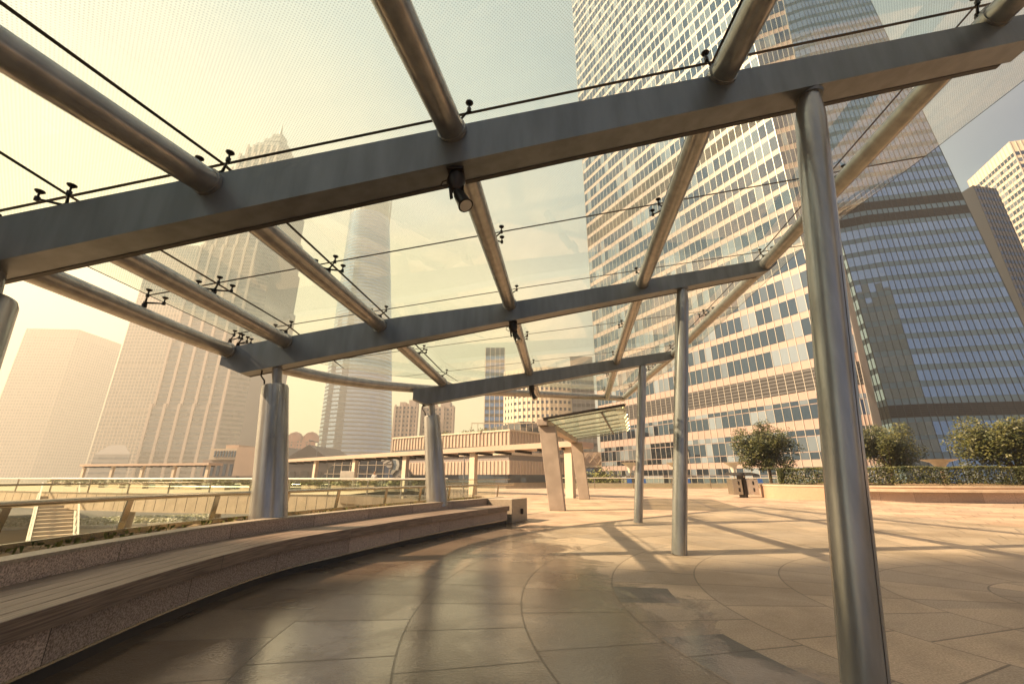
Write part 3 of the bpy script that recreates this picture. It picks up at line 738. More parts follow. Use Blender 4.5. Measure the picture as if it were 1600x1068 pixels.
tower('office_tower', 'low dark hazy block with a domed roofline standing in for the shadow on the wide slab tower', [(-6, [xy(-.975, 330), xy(-.885, 330), xy(-.885, 350), xy(-.975, 350)]), (18, [xy(-.97, 330), xy(-.887, 330), xy(-.885, 350), xy(-.97, 350)]), (25, [xy(-.94, 332), xy(-.905, 332), xy(-.905, 348), xy(-.94, 348)])],
      floors(0, 17, 3.6, 1.3), 4, M['far_grey'], M['cglass_dim'], None, nface=1, proud=.3)  # added dark block in place of a shadow on the slab facade
# tiered tower (stepped, with a spire)
def octo(cx, cy, r, n=8, ph=math.pi/8): return [(cx+r*math.cos(ph+2*math.pi*i/n), cy+r*math.sin(ph+2*math.pi*i/n)) for i in range(n)]
cx, cy = -.698*410, 410
jm = thing('tiered_tower', 'tallest hazy tiered tower with setbacks and a spire seen through the glass roof', 'tower', (cx, cy, -6))
lv = [(-6, 60, 44), (60, 120, 42.5), (120, 175, 41), (175, 222, 39), (222, 262, 37), (262, 296, 34.5), (296, 324, 32), (324, 346, 28.5), (346, 362, 24), (362, 374, 18.5), (374, 386, 12.5), (386, 398, 7)]
mb = MB(); wb = []
for a, b, r in lv:
    sq = [(cx+sx*r*q, cy+sy*r*p_) for sx, sy, q, p_ in ((-1, -1, 1, .72), (-1, -1, .72, 1), (1, -1, .72, 1), (1, -1, 1, .72), (1, 1, 1, .72), (1, 1, .72, 1), (-1, 1, .72, 1), (-1, 1, 1, .72))]
    mb.prism(sq, a, b)
    for zz in range(int(a)+2, int(b)-2, 4): wb.append((zz, sq, r))
mb.build('wall', M['far_grey'], jm)
for zz, sq, r in wb[:98]:
    m2 = MB(); 
    for i in (0, 1, 2):
        p, q = Vector(sq[i]), Vector(sq[i+1]); e_ = q-p; nn = Vector((e_.y, -e_.x)).normalized()*.35; L = e_.length
        m2.quad((*(p+nn), zz), (*(q+nn), zz), (*(q+nn), zz+2), (*(p+nn), zz+2), 0, [(i*50, zz), (i*50+L/3, zz), (i*50+L/3, zz+.5), (i*50, zz+.5)])
    m2.build('window_band', M['cglass_dim'], jm)
mb = MB()
for k, r in ((-.98, 0), (-.6, 1), (-.2, 1), (.2, 1), (.6, 1), (.98, 0)):
    for a, b, rr in lv[:9]: mb.box((cx+k*rr*.72-1.2, cy-rr-1.2, a), (cx+k*rr*.72+1.2, cy-rr+.3, b+3))
mb.build('pilaster', M['far_wall2'], jm)
mb = MB(); mb.tube([(cx, cy, 398), (cx, cy, 421)], [2.5, .3], 8); mb.build('spire', M['far_grey'], jm)
# curved tower under construction
cy = 560
D = thing('round_tower', 'round curved glass tower with unfinished top behind the middle left column', 'tower', (-.365*cy, cy, -6))
def rring(z):
    t = z/420; l = -.447; r = -.281-.05*t-.02*t*t; c_ = (l+r)/2*cy; R_ = (r-l)/2*cy
    return [(c_+R_*math.cos(2*math.pi*i/28)*(1+.03*math.cos(3*2*math.pi*i/28+t*2)), cy+R_*math.sin(2*math.pi*i/28)) for i in range(28)]
zs = [-6+i*5.2 for i in range(83)]
mb = MB()
for a, b in zip(zs, zs[1:]):
    p, q = rring(a), rring(b)
    for i in range(28): mb.quad((*p[i], a), (*p[(i+1) % 28], a), (*q[(i+1) % 28], b), (*q[i], b))
mb.add([(*p, zs[-1]) for p in rring(zs[-1])], [tuple(range(28))]); mb.build('wall', M['far_grey'], D)
for kk, a in enumerate(zs[1:-8]):
    p, q = rring(a), rring(a+3.4); m2 = MB()
    for i in range(13, 28):
        nn = [Vector((math.cos(2*math.pi*j/28), math.sin(2*math.pi*j/28)))*.5 for j in (i, i+1)]
        A_, B_ = Vector(p[i])+nn[0], Vector(p[(i+1) % 28])+nn[1]; C_, D_ = Vector(q[(i+1) % 28])+nn[1], Vector(q[i])+nn[0]
        m2.quad((*A_, a), (*B_, a), (*C_, a+3.4), (*D_, a+3.4), 0, [(i*4, kk+.2), (i*4+4, kk+.2), (i*4+4, kk+.7), (i*4, kk+.7)])
    m2.build('window_band', M['cglass_blue'], D)
mb = MB()
p = rring(zs[-9])
for i in range(0, 28):
    for zz in (zs[-1]+4, zs[-1]+9): mb.bar((*p[i], zz), (*p[(i+1) % 28], zz), 1, 1)
    mb.bar((*p[i], zs[-9]), (*p[i], zs[-1]+12), .8, .8)
mb.build('scaffold', M['far_grey'], D)
mb = MB(); c_ = p[14]; mb.bar((c_[0]+20, cy, zs[-1]), (c_[0]+20, cy, zs[-1]+34), 2, 2); mb.bar((c_[0]+20, cy, zs[-1]+24), (c_[0]+52, cy-6, zs[-1]+50), 1.2, 1.6)
mb.build('crane', M['far_grey'], D)
# residential pair, domed pair, office block, mall
def resi(k0, k1, y, h, label, m='far_wall2', name='apartment_tower', grp='pink apartment towers'):
    T = tower(name, label, [(-6, [xy(k0, y), xy(k1, y), xy(k1, y+24), xy(k0, y+24)]), (h, [xy(k0, y), xy(k1, y), xy(k1, y+24), xy(k0, y+24)])], floors(-3, h, 3.2, 1.5), 3.0, M[m], M['cglass_dim'], M[m], nface=1, mw=1.5, md=.25, proud=.2, group=grp, cat='apartment tower')
    a, b = k0*y, k1*y
    mb = MB(); w_ = b-a
    for f0, f1, hh in ((.15, .4, 3.5), (.55, .85, 5)): mb.box((a+w_*f0, y+3, h), (a+w_*f1, y+14, h+hh))
    mb.build('roof_house', M[m], T)
    mb = MB()
    for f in (.0, .31, .64, .94): mb.box((a+w_*f, y-1.1, -6), (a+w_*(f+.06), y-.001, h+1))
    mb.build('wall_rib', M[m], T); return T
resi(-.281, -.226, 300, 50, 'narrower pink apartment tower right of the round tower')
resi(-.216, -.139, 310, 51, 'wider pink apartment tower behind the second left column')
Td = resi(-.534, -.462, 400, 34, 'red twin-domed apartment block low on the skyline', 'red', 'apartment_block', None)
for k in (-.516, -.478):
    mb = MB(); c_ = k*400; mb.tube([(c_, 405, 33), (c_, 405, 38), (c_, 405, 41), (c_, 405, 42.5)], [7.5, 7, 4.5, .6], 14); mb.build('dome', M['red'], Td, smooth=40)
# dark gabled hall
G = thing('exhibition_hall', 'dark gabled hall low behind the covered walkway', 'hall', (-66, 140, -6))
mb = MB(); z0, z1 = -6, 7; x0, x1 = -.62*140, -.425*140
mb.prism([(x0, 140), (x1, 140), (x1, 165), (x0, 165)], z0, z1); mb.build('wall', M['roofdark'], G)
mb = MB()
for a, b in ((x0, (x0+x1)/2), ((x0+x1)/2, x1)):
    c_ = (a+b)/2; mb.add([(a, 139.5, z1), (b, 139.5, z1), (c_, 139.5, z1+4.3), (a, 165, z1), (b, 165, z1), (c_, 165, z1+4.3)], [(0, 1, 2), (5, 4, 3), (0, 2, 5, 3), (2, 1, 4, 5)])
mb.build('roof', M['roofdark'], G)
for i in range(6):
    mb = MB(); a = x0+2+i*4.2; mb.box((a, 139.8, 0), (a+2.6, 139.95, 3)); mb.build('window', M['cglass_dark'], G)
# classical block with blank billboard
Cc = thing('classical_building', 'pale low building with arched windows beside the blank billboard', 'building', (-72, 110, -6))
x0, x1 = at(322, 0, 1).x*0+(-.715*110), -.635*110
mb = MB(); mb.box((x0, 110, -6), (x1, 125, 5.4)); mb.build('wall', M['far_wall2'], Cc)
mb = MB(); mb.box((x0+2, 109.4, 5.4), (x1+.3, 125, 8.2)); mb.build('attic', M['cream'], Cc)
mb = MB(); mb.box((x0+4.5, 111, 8.2), (x1-1, 122, 9.2)); mb.build('roof', M['pinkp'], Cc)
for i in range(8):
    mb = MB(); a = x0+3+i*.72; mb.box((a, 109.25, 6.1), (a+.38, 109.38, 7.6)); mb.build('window', M['cglass_dark'], Cc)
for i in range(5):
    mb = MB(); a = x0+.8+i*1.6; mb.box((a, 109.85, 1.5), (a+.8, 109.98, 4.4)); mb.build('window', M['cglass_dim'], Cc)
Bb = thing('billboard', 'large blank pale pink billboard on the street beyond the bridge', 'billboard', (-60, 100, -6))
mb = MB(); mb.box((-.64*100, 99.8, 1.5), (-.54*100, 100.2, 7.9)); mb.build('panel', M['pinkp'], Bb)
for k in (-.63, -.59, -.55):
    mb = MB(); mb.box((k*100-.25, 100.25, -6), (k*100+.25, 100.7, 7)); mb.build('post', M['far_grey'], Bb)
# curved white office block
pts = [xy(-.065, 232), xy(-.012, 222)]
tower('office_block', 'blue glass end block beside the curved white offices', [(-6, [xy(-.066, 222), xy(-.018, 222), xy(-.018, 245), xy(-.066, 245)]), (70, [xy(-.066, 222), xy(-.018, 222), xy(-.018, 245), xy(-.066, 245)])],
      floors(0, 68, 3.7, 2.0), 2.4, M['far_grey'], M['cglass_blue'], M['white_wall'], nface=1, mw=.3, md=.3, cat='office block')
arc = [(-4+i*4.6, 215+((i-5)**2)*.42-4) for i in range(9)]
arc = arc+[(33, 240), (-4, 245)]
tower('office_block', 'curved cream office block with rows of small square windows', [(-6, arc), (56, arc)], floors(2, 54, 3.5, 1.5), 2.3, M['white_wall'], M['cglass_dim'], M['white_wall'], nface=9, mw=1.0, md=.2, cat='office block', proud=.1)
tower('office_block', 'narrow grey office block between the cream offices and the sunlit tower', [(-6, [xy(.145, 205), xy(.2, 205), xy(.2, 225), xy(.145, 225)]), (60, [xy(.145, 205), xy(.2, 205), xy(.2, 225), xy(.145, 225)])],
      floors(0, 58, 3.8, 1.6), 2.4, M['far_grey'], M['cglass_dim'], M['far_grey'], nface=1, cat='office block')
ml = thing('shopping_mall', 'broad low shopping mall with ribbed stone tiers and a roof garden behind the walkway', 'mall', (-5, 100, -6))
mo = [(-34, 122), (-.6, 100), (14, 116), (10, 150), (-34, 150)]
def shr(poly, d):
    c_ = sum((Vector(p) for p in poly), Vector((0, 0)))/len(poly); return [tuple(Vector(p)+(c_-Vector(p)).normalized()*d) for p in poly]
for (a, b, d, mm) in ((-6, 0, 3, 'cream'), (0, 1.8, 1.4, 'cglass_dim'), (1.8, 5.0, 0, 'pinkp'), (5.0, 6.2, .5, 'far_wall'), (6.2, 7.0, -.3, 'cream'), (7.0, 8.4, .7, 'cglass_dark'), (8.4, 11.6, .1, 'pinkp'), (11.6, 12.0, -.3, 'cream')):
    mb = MB(); mb.prism(shr(mo, d), a, b); mb.build('wall_tier', M[mm], ml)
mb = MB()
for (p, q) in ((mo[0], mo[1]), (mo[1], mo[2])):
    p, q = Vector(p), Vector(q); L = (q-p).length; k = int(L/1.1); nn = Vector(((q-p).y, -(q-p).x)).normalized()
    for i in range(k+1):
        c_ = p.lerp(q, i/k)+nn*.0
        for a, b in ((1.9, 4.9), (8.5, 11.5)): mb.bar((*(c_+nn*.05), a), (*(c_+nn*.05), b), .16, .3, up=(nn.x, nn.y, 0))
o = mb.build('fin', M['cream'], ml); o['kind'] = 'stuff'
mb = MB()
for i in range(14):
    mb.box((-10+i*1.5, 104, 12), (-9.85+i*1.5, 104.2, 13.8))
mb.box((-10, 103.9, 13.8), (11, 104.2, 14)); mb.build('roof_trellis', M['cream'], ml)
mb = MB(); mb.prism([(2, 106), (10, 110), (8, 125), (-8, 125)], 12, 14.6); mb.build('roof_house', M['cglass_dark'], ml)
mb = MB()
for i in range(700):
    x = rnd.choice((-20, -12.5, -9, -5)) + rnd.gauss(0, 1.0); yy = 112-x*.6+rnd.gauss(0, .5); zz = 12.1+abs(rnd.gauss(0, .7)); a = rnd.uniform(0, 6.28)
    mb.quad((x, yy, zz), (x+.3*math.cos(a), yy+.3*math.sin(a), zz+.1), (x+.3*math.cos(a), yy, zz+.4), (x, yy, zz+.3))
mb.build('roof_plants', M['leafl'], ml)
# glazed barrel vault left of the mall
V = thing('glass_vault', 'low dark glazed barrel vault with a pale grid between hall and mall', 'vault', (-34, 105, -6))
mb = MB(); cx_, R_ = -37, 9.5; k = 14
for i in range(k):
    a, b = math.pi*i/k, math.pi*(i+1)/k
    mb.quad((cx_-R_*math.cos(a), 105, -3+R_*math.sin(a)), (cx_-R_*math.cos(b), 105, -3+R_*math.sin(b)), (cx_-R_*math.cos(b)+3, 125, -3+R_*math.sin(b)), (cx_-R_*math.cos(a)+3, 125, -3+R_*math.sin(a)))
mb.add([(cx_-R_*math.cos(math.pi*i/k), 105, -3+R_*math.sin(math.pi*i/k)) for i in range(k+1)], [tuple(range(k+1))]); mb.build('glazing', M['cglass_dark'], V)
mb = MB()
for i in range(1, k): 
    a = math.pi*i/k; mb.bar((cx_-R_*math.cos(a), 104.9, -6), (cx_-R_*math.cos(a), 104.9, -3+R_*math.sin(a)), .15, .15)
for h in (1, 3, 5, 7, 8.6):
    w_ = math.sqrt(max(0, R_**2-h**2)); mb.bar((cx_-w_, 104.85, -3+h), (cx_+w_, 104.85, -3+h), .15, .15)
mb.build('glazing_bars', M['cream'], V)
# big lattice facade piece right of the shelter
Q = thing('lattice_building', 'low pink building with diamond lattice frieze behind the bus shelter', 'building', (18, 108, -6))
mb = MB(); mb.box((14.2, 122, -6), (30, 140, 8)); mb.build('wall', M['pinkp'], Q)
mb = MB(); mb.box((14.0, 121.7, -3), (30, 121.95, 3.6)); mb.build('window_band', M['cglass_dark'], Q)
mb = MB()
for i in range(6):
    x = 15+i*2.6
    for s in (-1, 1): mb.bar((x-1.3*s, 121.8, 7.8), (x+1.3*s, 121.8, 4.6), .16, .2, up=(0, 1, 0))
mb.build('lattice', M['cream'], Q)
mb = MB(); mb.box((13.8, 121.6, 3.8), (30, 121.9, 4.3)); mb.build('ledge', M['cream'], Q)
tower('office_block', 'unseen dark glass block added behind the viewer to be mirrored in the blue tower', [(-6, [(68, -60), (104, -60), (104, -90), (68, -90)]), (106, [(68, -60), (104, -60), (104, -90), (68, -90)])][0:2], floors(0, 104, 4, 2.4), 3, M['far_grey'], M['cglass_dark'], None, cat='office block')  # unseen, added so the blue tower facet reflects something dark
# unseen block added on the sun side to shade the near canopy
SHADE_BLOCK = [(-110, -60), (-76, -60), (-76, -5.1), (-110, -10.4)]
tower('office_block', 'unseen plain block added beyond the left end of the plaza to cast shade', [(-6, SHADE_BLOCK), (90, SHADE_BLOCK)], floors(0, 88, 4, 2), 3, M['far_wall'], M['cglass_dim'], None, cat='office block')

# ------------------------------------------------------------------ ring bridge with covered walkway
def curve3(P, n=8): return catmull([Vector(p) for p in P], n)
nr = curve3([(-6, 30.5), (-16, 31.6), (-30, 34.5), (-50, 42), (-75, 56), (-110, 80)])
frn = curve3([(-6, 41), (-15, 42.5), (-28, 46), (-45, 54), (-68, 69), (-100, 95)])
def strip(mb, A_, B_, z0, z1, m=0):
    for i in range(len(A_)-1):
        a, b, c_, d = A_[i], A_[i+1], B_[i+1], B_[i]
        mb.hexa([(*b, z0), (*a, z0), (*d, z0), (*c_, z0), (*b, z1), (*a, z1), (*d, z1), (*c_, z1)], m)
mb = MB(); strip(mb, nr, frn, -1.3, 0)
bridge = tag(mb.build('footbridge', M['stone_pale']), 'curved pale pedestrian footbridge deck running left beyond the glass railing', 'footbridge')
for k in (8, 16, 22, 30):
    q = nr[k].lerp(frn[k], .75); mb = MB(); mb.tube([(q.x, q.y, -6), (q.x, q.y, -1.3)], [.4, .5], 16); mb.build('pier', M['stone_pale'], bridge, smooth=40)
mb = MB(); nj = off(nr, -.004)
for i in range(len(nj)-1):
    for f in (0, .5):
        q = nj[i].lerp(nj[i+1], f); mb.bar((q.x, q.y, -1.2), (q.x, q.y, -.12), .05, .02, up=(0, 1, 0))
strip(mb, off(nr, -.05), nr, -.1, .05); mb.build('fascia_trim', M['metal_trim'], bridge)
def railing(curve, label, h=1.08, every=3, name='glass_railing', grp='glass railings of the footbridge'):
    c = curve[0]; t = thing(name, label, 'railing', (c[0], c[1], 0), grp)
    mb = MB(); mb.tube([(p.x, p.y, h) for p in curve], .05, 8); mb.build('handrail', M['white'], t, smooth=50)
    mb = MB(); mb.tube([(p.x, p.y, h*.5) for p in curve], .02, 6); mb.build('mid_rail', M['metal_trim'], t, smooth=50)
    for i in range(0, len(curve), every):
        mb = MB(); mb.box((curve[i].x-.04, curve[i].y-.04, 0), (curve[i].x+.04, curve[i].y+.04, h)); mb.build('post', M['metal_trim'], t)
    for i in range(0, len(curve)-1, every):
        s = curve[i:i+every+1]; mb = MB(); sweep(mb, s, [(0, .08), (0, h-.06), (.02, h-.06), (.02, .08)]); mb.build('glass_panel', M['railglass'], t)
    return t
railing(nr, 'near glass railing of the curved footbridge', every=2)
railing(frn, 'far glass railing of the curved footbridge', every=3)
# pergola roof (two lengths)
def walkway(P, Q, n, label):
    P, Q = Vector(P), Vector(Q); d = (Q-P).normalized(); nn = Vector((-d.y, d.x))
    t = thing('covered_walkway', label, 'walkway roof', (P.x, P.y, 0), 'covered walkway roofs on the footbridge')
    mb = MB(); a, b, c_, e_ = P-nn*.6, Q-nn*.6, Q+nn*1.8, P+nn*1.8
    mb.hexa([(*a, 3.0), (*b, 3.0), (*c_, 3.0), (*e_, 3.0), (*a, 3.35), (*b, 3.35), (*c_, 3.35), (*e_, 3.35)]); mb.build('roof_slab', M['pinkp'], t)
    for i in range(n):
        q = P.lerp(Q, (i+.08)/(n-.84)); mb = MB()
        mb.bar((*(q-nn*.1), 0), (*(q-nn*.1), 3.0), .55, .35, up=(nn.x, nn.y, 0)); mb.build('post', M['cream'], t)
    k = int((Q-P).length/1.9)
    for i in range(k):
        q = P.lerp(Q, (i+.5)/k); mb = MB(); mb.bar((*(q-nn*.45), 2.93), (*(q+nn*1.3), 2.86), .14, .18); mb.build('bracket', M['dark_metal'], t)
    return t
walkway((-29.5, 56), (4.2, 26.8), 6, 'long pink covered walkway roof on posts leading to the shelter')
walkway((-75, 76), (-47, 68.0), 5, 'left pink covered walkway roof far along the footbridge')
# hedge in boxes along the far railing
def leafmass(mb, a, b, n, s, m=0, shell=True):
    for i in range(n):
        p = [rnd.uniform(a[k], b[k]) for k in range(3)]
        if shell:
            f = rnd.random()
            if f < .45: p[1] = a[1]+abs(rnd.gauss(0, .05))
            elif f < .85: p[2] = b[2]-abs(rnd.gauss(0, .04))
        v = Vector((rnd.gauss(0, 1), rnd.gauss(0, 1), rnd.gauss(0, 1))).normalized(); u = v.orthogonal().normalized()*s*rnd.uniform(.6, 1.2); v = v*s*rnd.uniform(.5, 1)
        P = Vector(p); mb.quad(P-u, P-v, P+u, P+v, m)
for i in range(2, 34, 2):
    a, b = nr[i].lerp(frn[i], .82), nr[i+1].lerp(frn[i+1], .82)
    t = thing('hedge_box', 'green hedge in a pale box on the footbridge, %s counted from the mall end' % ['first', 'second', 'third', 'fourth', 'fifth', 'sixth', 'seventh', 'eighth', 'ninth', 'tenth', 'eleventh', 'twelfth', 'thirteenth', 'fourteenth', 'fifteenth', 'sixteenth'][(i-2)//2], 'hedge', (a.x, a.y, 0), 'hedge boxes along the footbridge')
    mb = MB(); mb.bar((a.x, a.y, .25), (b.x, b.y, .25), .6, .5); mb.build('planter_box', M['stone_pale'], t)
    mb = MB(); ln = (b-a).length
    for k in range(260):
        q = a.lerp(b, rnd.uniform(-.1, 1.1)); P = Vector((q.x+rnd.gauss(0, .15), q.y+rnd.gauss(0, .2), rnd.uniform(.5, 1.02))); v = Vector((rnd.gauss(0, 1), rnd.gauss(0, 1), rnd.gauss(0, 1))).normalized()*.12; u = v.orthogonal().normalized()*.12
        mb.quad(P-u, P-v, P+u, P+v)
    mb.build('hedge', M['leafl'], t)
# stair down from the bridge
st = thing('staircase', 'staircase with white side walls going down from the footbridge', 'staircase', (-40, 36, -6))
T0, T1 = Vector((-39.5, 38.5, -.3)), Vector((-24.5, 25, -6)); dn = (T1-T0); dh = Vector((dn.x, dn.y, 0)).normalized(); sn = Vector((-dh.y, dh.x, 0))
mb = MB()
for i in range(26):
    a = T0+dn*(i/26); b = T0+dn*((i+1)/26); z = a.z
    p = [a-sn, a+sn, b+sn, b-sn]; mb.hexa([(q.x, q.y, z-.25) for q in p]+[(q.x, q.y, z) for q in p])
mb.build('steps', M['stone_pale'], st)
for s in (-1, 1):
    mb = MB(); q = sn*1.12*s; mb.bar(T0+q, T1+q, .16, .5); mb.build('stringer', M['white'], st)
    mb = MB(); up = Vector((0, 0, 1.05)); mb.bar(T0+q+up, T1+q+up, .09, .09)
    for i in range(0, 14): w_ = T0+dn*(i/13)+q; mb.bar(w_, w_+up, .06, .06)
    mb.build('balustrade', M['white'], st)
# street level flower beds
for i, (u, v, r) in enumerate([(190, 818, 6.5), (275, 815, 5.5), (20, 822, 7)]):
    p = at(u, v, 1); k = -7.2/(p.z-EYE); cx_, cy_ = p.x*k, k
    t = thing('flower_bed', ['round bed of white flowers right of the staircase', 'round bed of white flowers nearest the first left column', 'round bed of white flowers left of the staircase'][i], 'flower bed', (cx_, cy_, -6), 'flower beds on the street level')
    mb = MB(); ring = [(cx_+r*math.cos(2*math.pi*j/36), cy_+r*math.sin(2*math.pi*j/36)) for j in range(36)]; mb.prism(ring, -5.99, -5.6); mb.build('kerb_ring', M['white'], t)
    mb = MB()
    for j in range(1500):
        a = rnd.uniform(0, 6.28); rr = r*.95*math.sqrt(rnd.random()); P = Vector((cx_+rr*math.cos(a), cy_+rr*math.sin(a), -5.55+rnd.uniform(0, .35))); v_ = Vector((rnd.gauss(0, 1), rnd.gauss(0, 1), rnd.gauss(0, 1))).normalized()*.22; u_ = v_.orthogonal().normalized()*.22
        mb.quad(P-u_, P-v_, P+u_, P+v_)
    mb.build('flowers', M['flowers'], t)

# ------------------------------------------------------------------ small shelter
S = thing('shelter', 'small glass shelter on two leaning pink slab posts beyond the canopy', 'shelter', (2.5, 20, 0))
A0, B0 = Vector((1.72, 17.0)), Vector((4.15, 25.5)); d = (B0-A0).normalized(); nr_ = Vector((d.y, -d.x))
def slab(p, h):
    mb = MB(); q = Vector((p.x, p.y)); lo, hi = -.15, -.55
    f = [(*(q+nr_*(-.28)-d*.15), 0), (*(q+nr_*.32-d*.15), 0), (*(q+nr_*.32+d*.15), 0), (*(q+nr_*(-.28)+d*.15), 0)]
    g_ = [(*(q+nr_*(-.62)-d*.15), h), (*(q+nr_*(.05)-d*.15), h), (*(q+nr_*.05+d*.15), h), (*(q+nr_*(-.62)+d*.15), h)]
    mb.hexa(f+g_); mb.build('post', M['slab'], S, bevel=.02)
slab(A0, 3.15); slab(B0, 3.15)
mb = MB(); mb.bar((*(A0-nr_*.45-d*.3), 3.3), (*(B0-nr_*.45+d*.3), 3.3), .4, .26); mb.build('beam', M['slab'], S, bevel=.02)
for i in range(7):
    q = A0.lerp(B0, i/6)-nr_*.3; e_ = q+nr_*(2.75); mb = MB()
    mb.bar((*q, 3.36), (*e_, 3.72), .03, .06); mb.build('rib', M['steel'], S)
    mb = MB(); mb.tube([(*(e_), 3.72), (*(e_+nr_*.25), 3.76), (*(e_+nr_*.4), 3.93)], .02, 6); mb.build('rib_tip', M['metal_trim'], S)
q0, q1 = A0-nr_*.4, B0-nr_*.4; e0_, e1_ = q0+nr_*3.2, q1+nr_*3.2
mb = MB(); mb.hexa([(*(q0-d*.3), 3.46), (*(e0_-d*.3), 3.86), (*(e1_+d*.3), 3.86), (*(q1+d*.3), 3.46), (*(q0-d*.3), 3.48), (*(e0_-d*.3), 3.88), (*(e1_+d*.3), 3.88), (*(q1+d*.3), 3.48)])
M['shelterglass'] = glass_sheet('shelter_glass', (.8, .82, .68), .35, refl=.2)
mb.build('glass_roof', M['shelterglass'], S)
mb = MB(); q = e0_-nr_*.9; q2 = e1_-nr_*.9; mb.bar((*q, 3.62), (*q2, 3.62), .06, .08); mb.build('cross_bar', M['dark_metal'], S)
mb = MB(); mb.bar((*(q0-d*.31), 3.42), (*(e0_-d*.31), 3.84), .05, .1); mb.build('end_rib', M['dark_metal'], S)

# ------------------------------------------------------------------ right planter, hedge, trees, bin
RPW = [(16.2, 28.8), (15.6, 27.4), (15.7, 26.0), (19, 23.2), (24, 21.7), (34, 21.3), (50, 21.3)]
RC = curve3(RPW, 8)
rp = thing('stone_planter', 'long pale stone planter wall with a recessed bench ledge under the hedge', 'planter', (20, 23, 0))
mb = MB(); sweep(mb, RC, [(0, 0), (0, .70), (.25, .70), (.25, 0)]); mb.build('wall', M['stone_pink'], rp)
mb = MB(); sweep(mb, RC[21:], [(-.62, .50), (-.62, .62), (-.002, .62), (-.002, .50)]); mb.build('ledge', M['stone_pale'], rp)
mb = MB(); sweep(mb, RC[22:], [(-.30, 0), (-.30, .5), (-.005, .5), (-.005, 0)]); mb.build('ledge_base', M['granite'], rp)
mb = MB(); sweep(mb, RC, [(-.03, .70), (-.03, .79), (.28, .79), (.28, .70)]); mb.build('coping', M['stone_pale'], rp)
mb = MB(); sweep(mb, RC, [(.28, .3), (.28, .74), (6.5, .85), (6.5, .3)]); mb.build('soil', M['soil'], rp)
hc = off(RC, 1.1); mb = MB(); hc = [p for p in hc if p.x > 12]
cum = 0
for i in range(len(hc)-1):
    a, b = hc[i], hc[i+1]; L = (b-a).length; tn = (b-a).normalized(); nn = Vector((-tn.y, tn.x))
    for k in range(int(L*1150)):
        f = rnd.random(); s = rnd.uniform(0, 1.1); zz = rnd.uniform(.86, 1.74)
        r_ = rnd.random()
        if r_ < .45: s = abs(rnd.gauss(0, .06))
        elif r_ < .8: zz = 1.74-abs(rnd.gauss(0, .05))
        q = a.lerp(b, f)+nn*s; P = Vector((q.x, q.y, zz+.03*math.sin(q.x*2.1)))
        v = Vector((rnd.gauss(0, 1), rnd.gauss(0, 1), rnd.gauss(0, 1))).normalized()*rnd.uniform(.03, .06); u = v.orthogonal().normalized()*rnd.uniform(.03, .06)
        mb.quad(P-u, P-v, P+u, P+v)
hd = mb.build('clipped_hedge', M['leaf']); tag(hd, 'long clipped dark green hedge growing in the stone planter', 'hedge')
def tree(x, y, z0, h, rx, n, label, seed):
    R = random.Random(seed); t = thing('round_tree', label, 'tree', (x, y, z0), 'small round trees behind the hedge')
    mb = MB(); base = Vector((x, y, z0)); fork = base+Vector((.05, 0, h*.22)); mb.tube([base, fork], [.11, .09], 8)
    cz = z0+h*.60; tips = []
    for i in range(9):
        a = 6.283*i/9+R.uniform(-.3, .3); tip = Vector((x+rx*.7*math.cos(a), y+rx*.7*math.sin(a), cz+R.uniform(-.15, .35)*h)); mid = fork.lerp(tip, .5)+Vector((0, 0, -.1))
        mb.tube([fork, mid, tip], [.055, .035, .012], 6); tips.append(tip)
    mb.build('trunk', M['bark'], t, smooth=60)
    mb = MB(); cl = []
    for i in range(80):
        d_ = Vector((R.gauss(0, 1), R.gauss(0, 1), R.gauss(0, .8))).normalized(); rr = R.uniform(.3, 1.12)
        cl.append((Vector((x+d_.x*rx*rr, y+d_.y*rx*rr, cz+d_.z*h*.40*rr)), R.uniform(.2, .36)*rx))
    for i in range(n):
        c_, r_ = R.choice(cl); d_ = Vector((R.gauss(0, 1), R.gauss(0, 1), R.gauss(0, 1))).normalized()*r_*R.uniform(.5, 1.1)
        P = c_+d_; v = Vector((R.gauss(0, 1), R.gauss(0, 1), R.gauss(0, 1))).normalized()*R.uniform(.05, .10); u = v.orthogonal().normalized()*R.uniform(.03, .06)
        mb.quad(P-u, P-v, P+u, P+v)
    mb.build('crown', M['leaf'], t); return t
tree(18.6, 31.5, .8, 4.1, 1.9, 15000, 'round tree left of the front column, above the left end of the hedge', 3)
tree(26.5, 30.5, .8, 4.1, 1.9, 15000, 'round tree half hidden behind the front column', 5)
tree(28.4, 24.5, .8, 3.7, 2.05, 20000, 'widest round tree, at the right edge behind the hedge', 8)
# double recycling bin
bn = thing('recycling_bin', 'silver double recycling bin with dark hood at the end of the hedge', 'bin', (15, 28, 0))
for i, (a, b) in enumerate(((14.25, 14.85), (15.15, 15.85))):
    mb = MB(); mb.box((a, 27.4, .18), (b, 28.1, 1.1)); bo = mb.build('bin_body', M['metal_trim'] if i == 0 else M['white'], bn, bevel=.02)
    for zz in (.35, .75):
        mb = MB(); mb.box((a+.35, 27.36, zz), (a+.43, 27.399, zz+.22)); mb.build('slot', M['dark_metal'], bo)
mb = MB(); mb.box((14.92, 27.35, 0), (15.08, 28.1, 1.45)); mb.build('post', M['dark_metal'], bn)
mb = MB(); mb.box((14.97, 27.33, 1.2), (15.03, 27.349, 1.28)); mb.build('sign_plate', M['white'], bn)
mb = MB(); mb.hexa([(14.2, 27.2, 1.3), (15.95, 27.2, 1.3), (15.95, 28.2, 1.42), (14.2, 28.2, 1.42), (14.3, 27.3, 1.36), (15.9, 27.3, 1.4), (15.9, 28.1, 1.5), (14.3, 28.1, 1.5)]); mb.build('hood', M['dark_metal'], bn)
bn.location.x -= .5
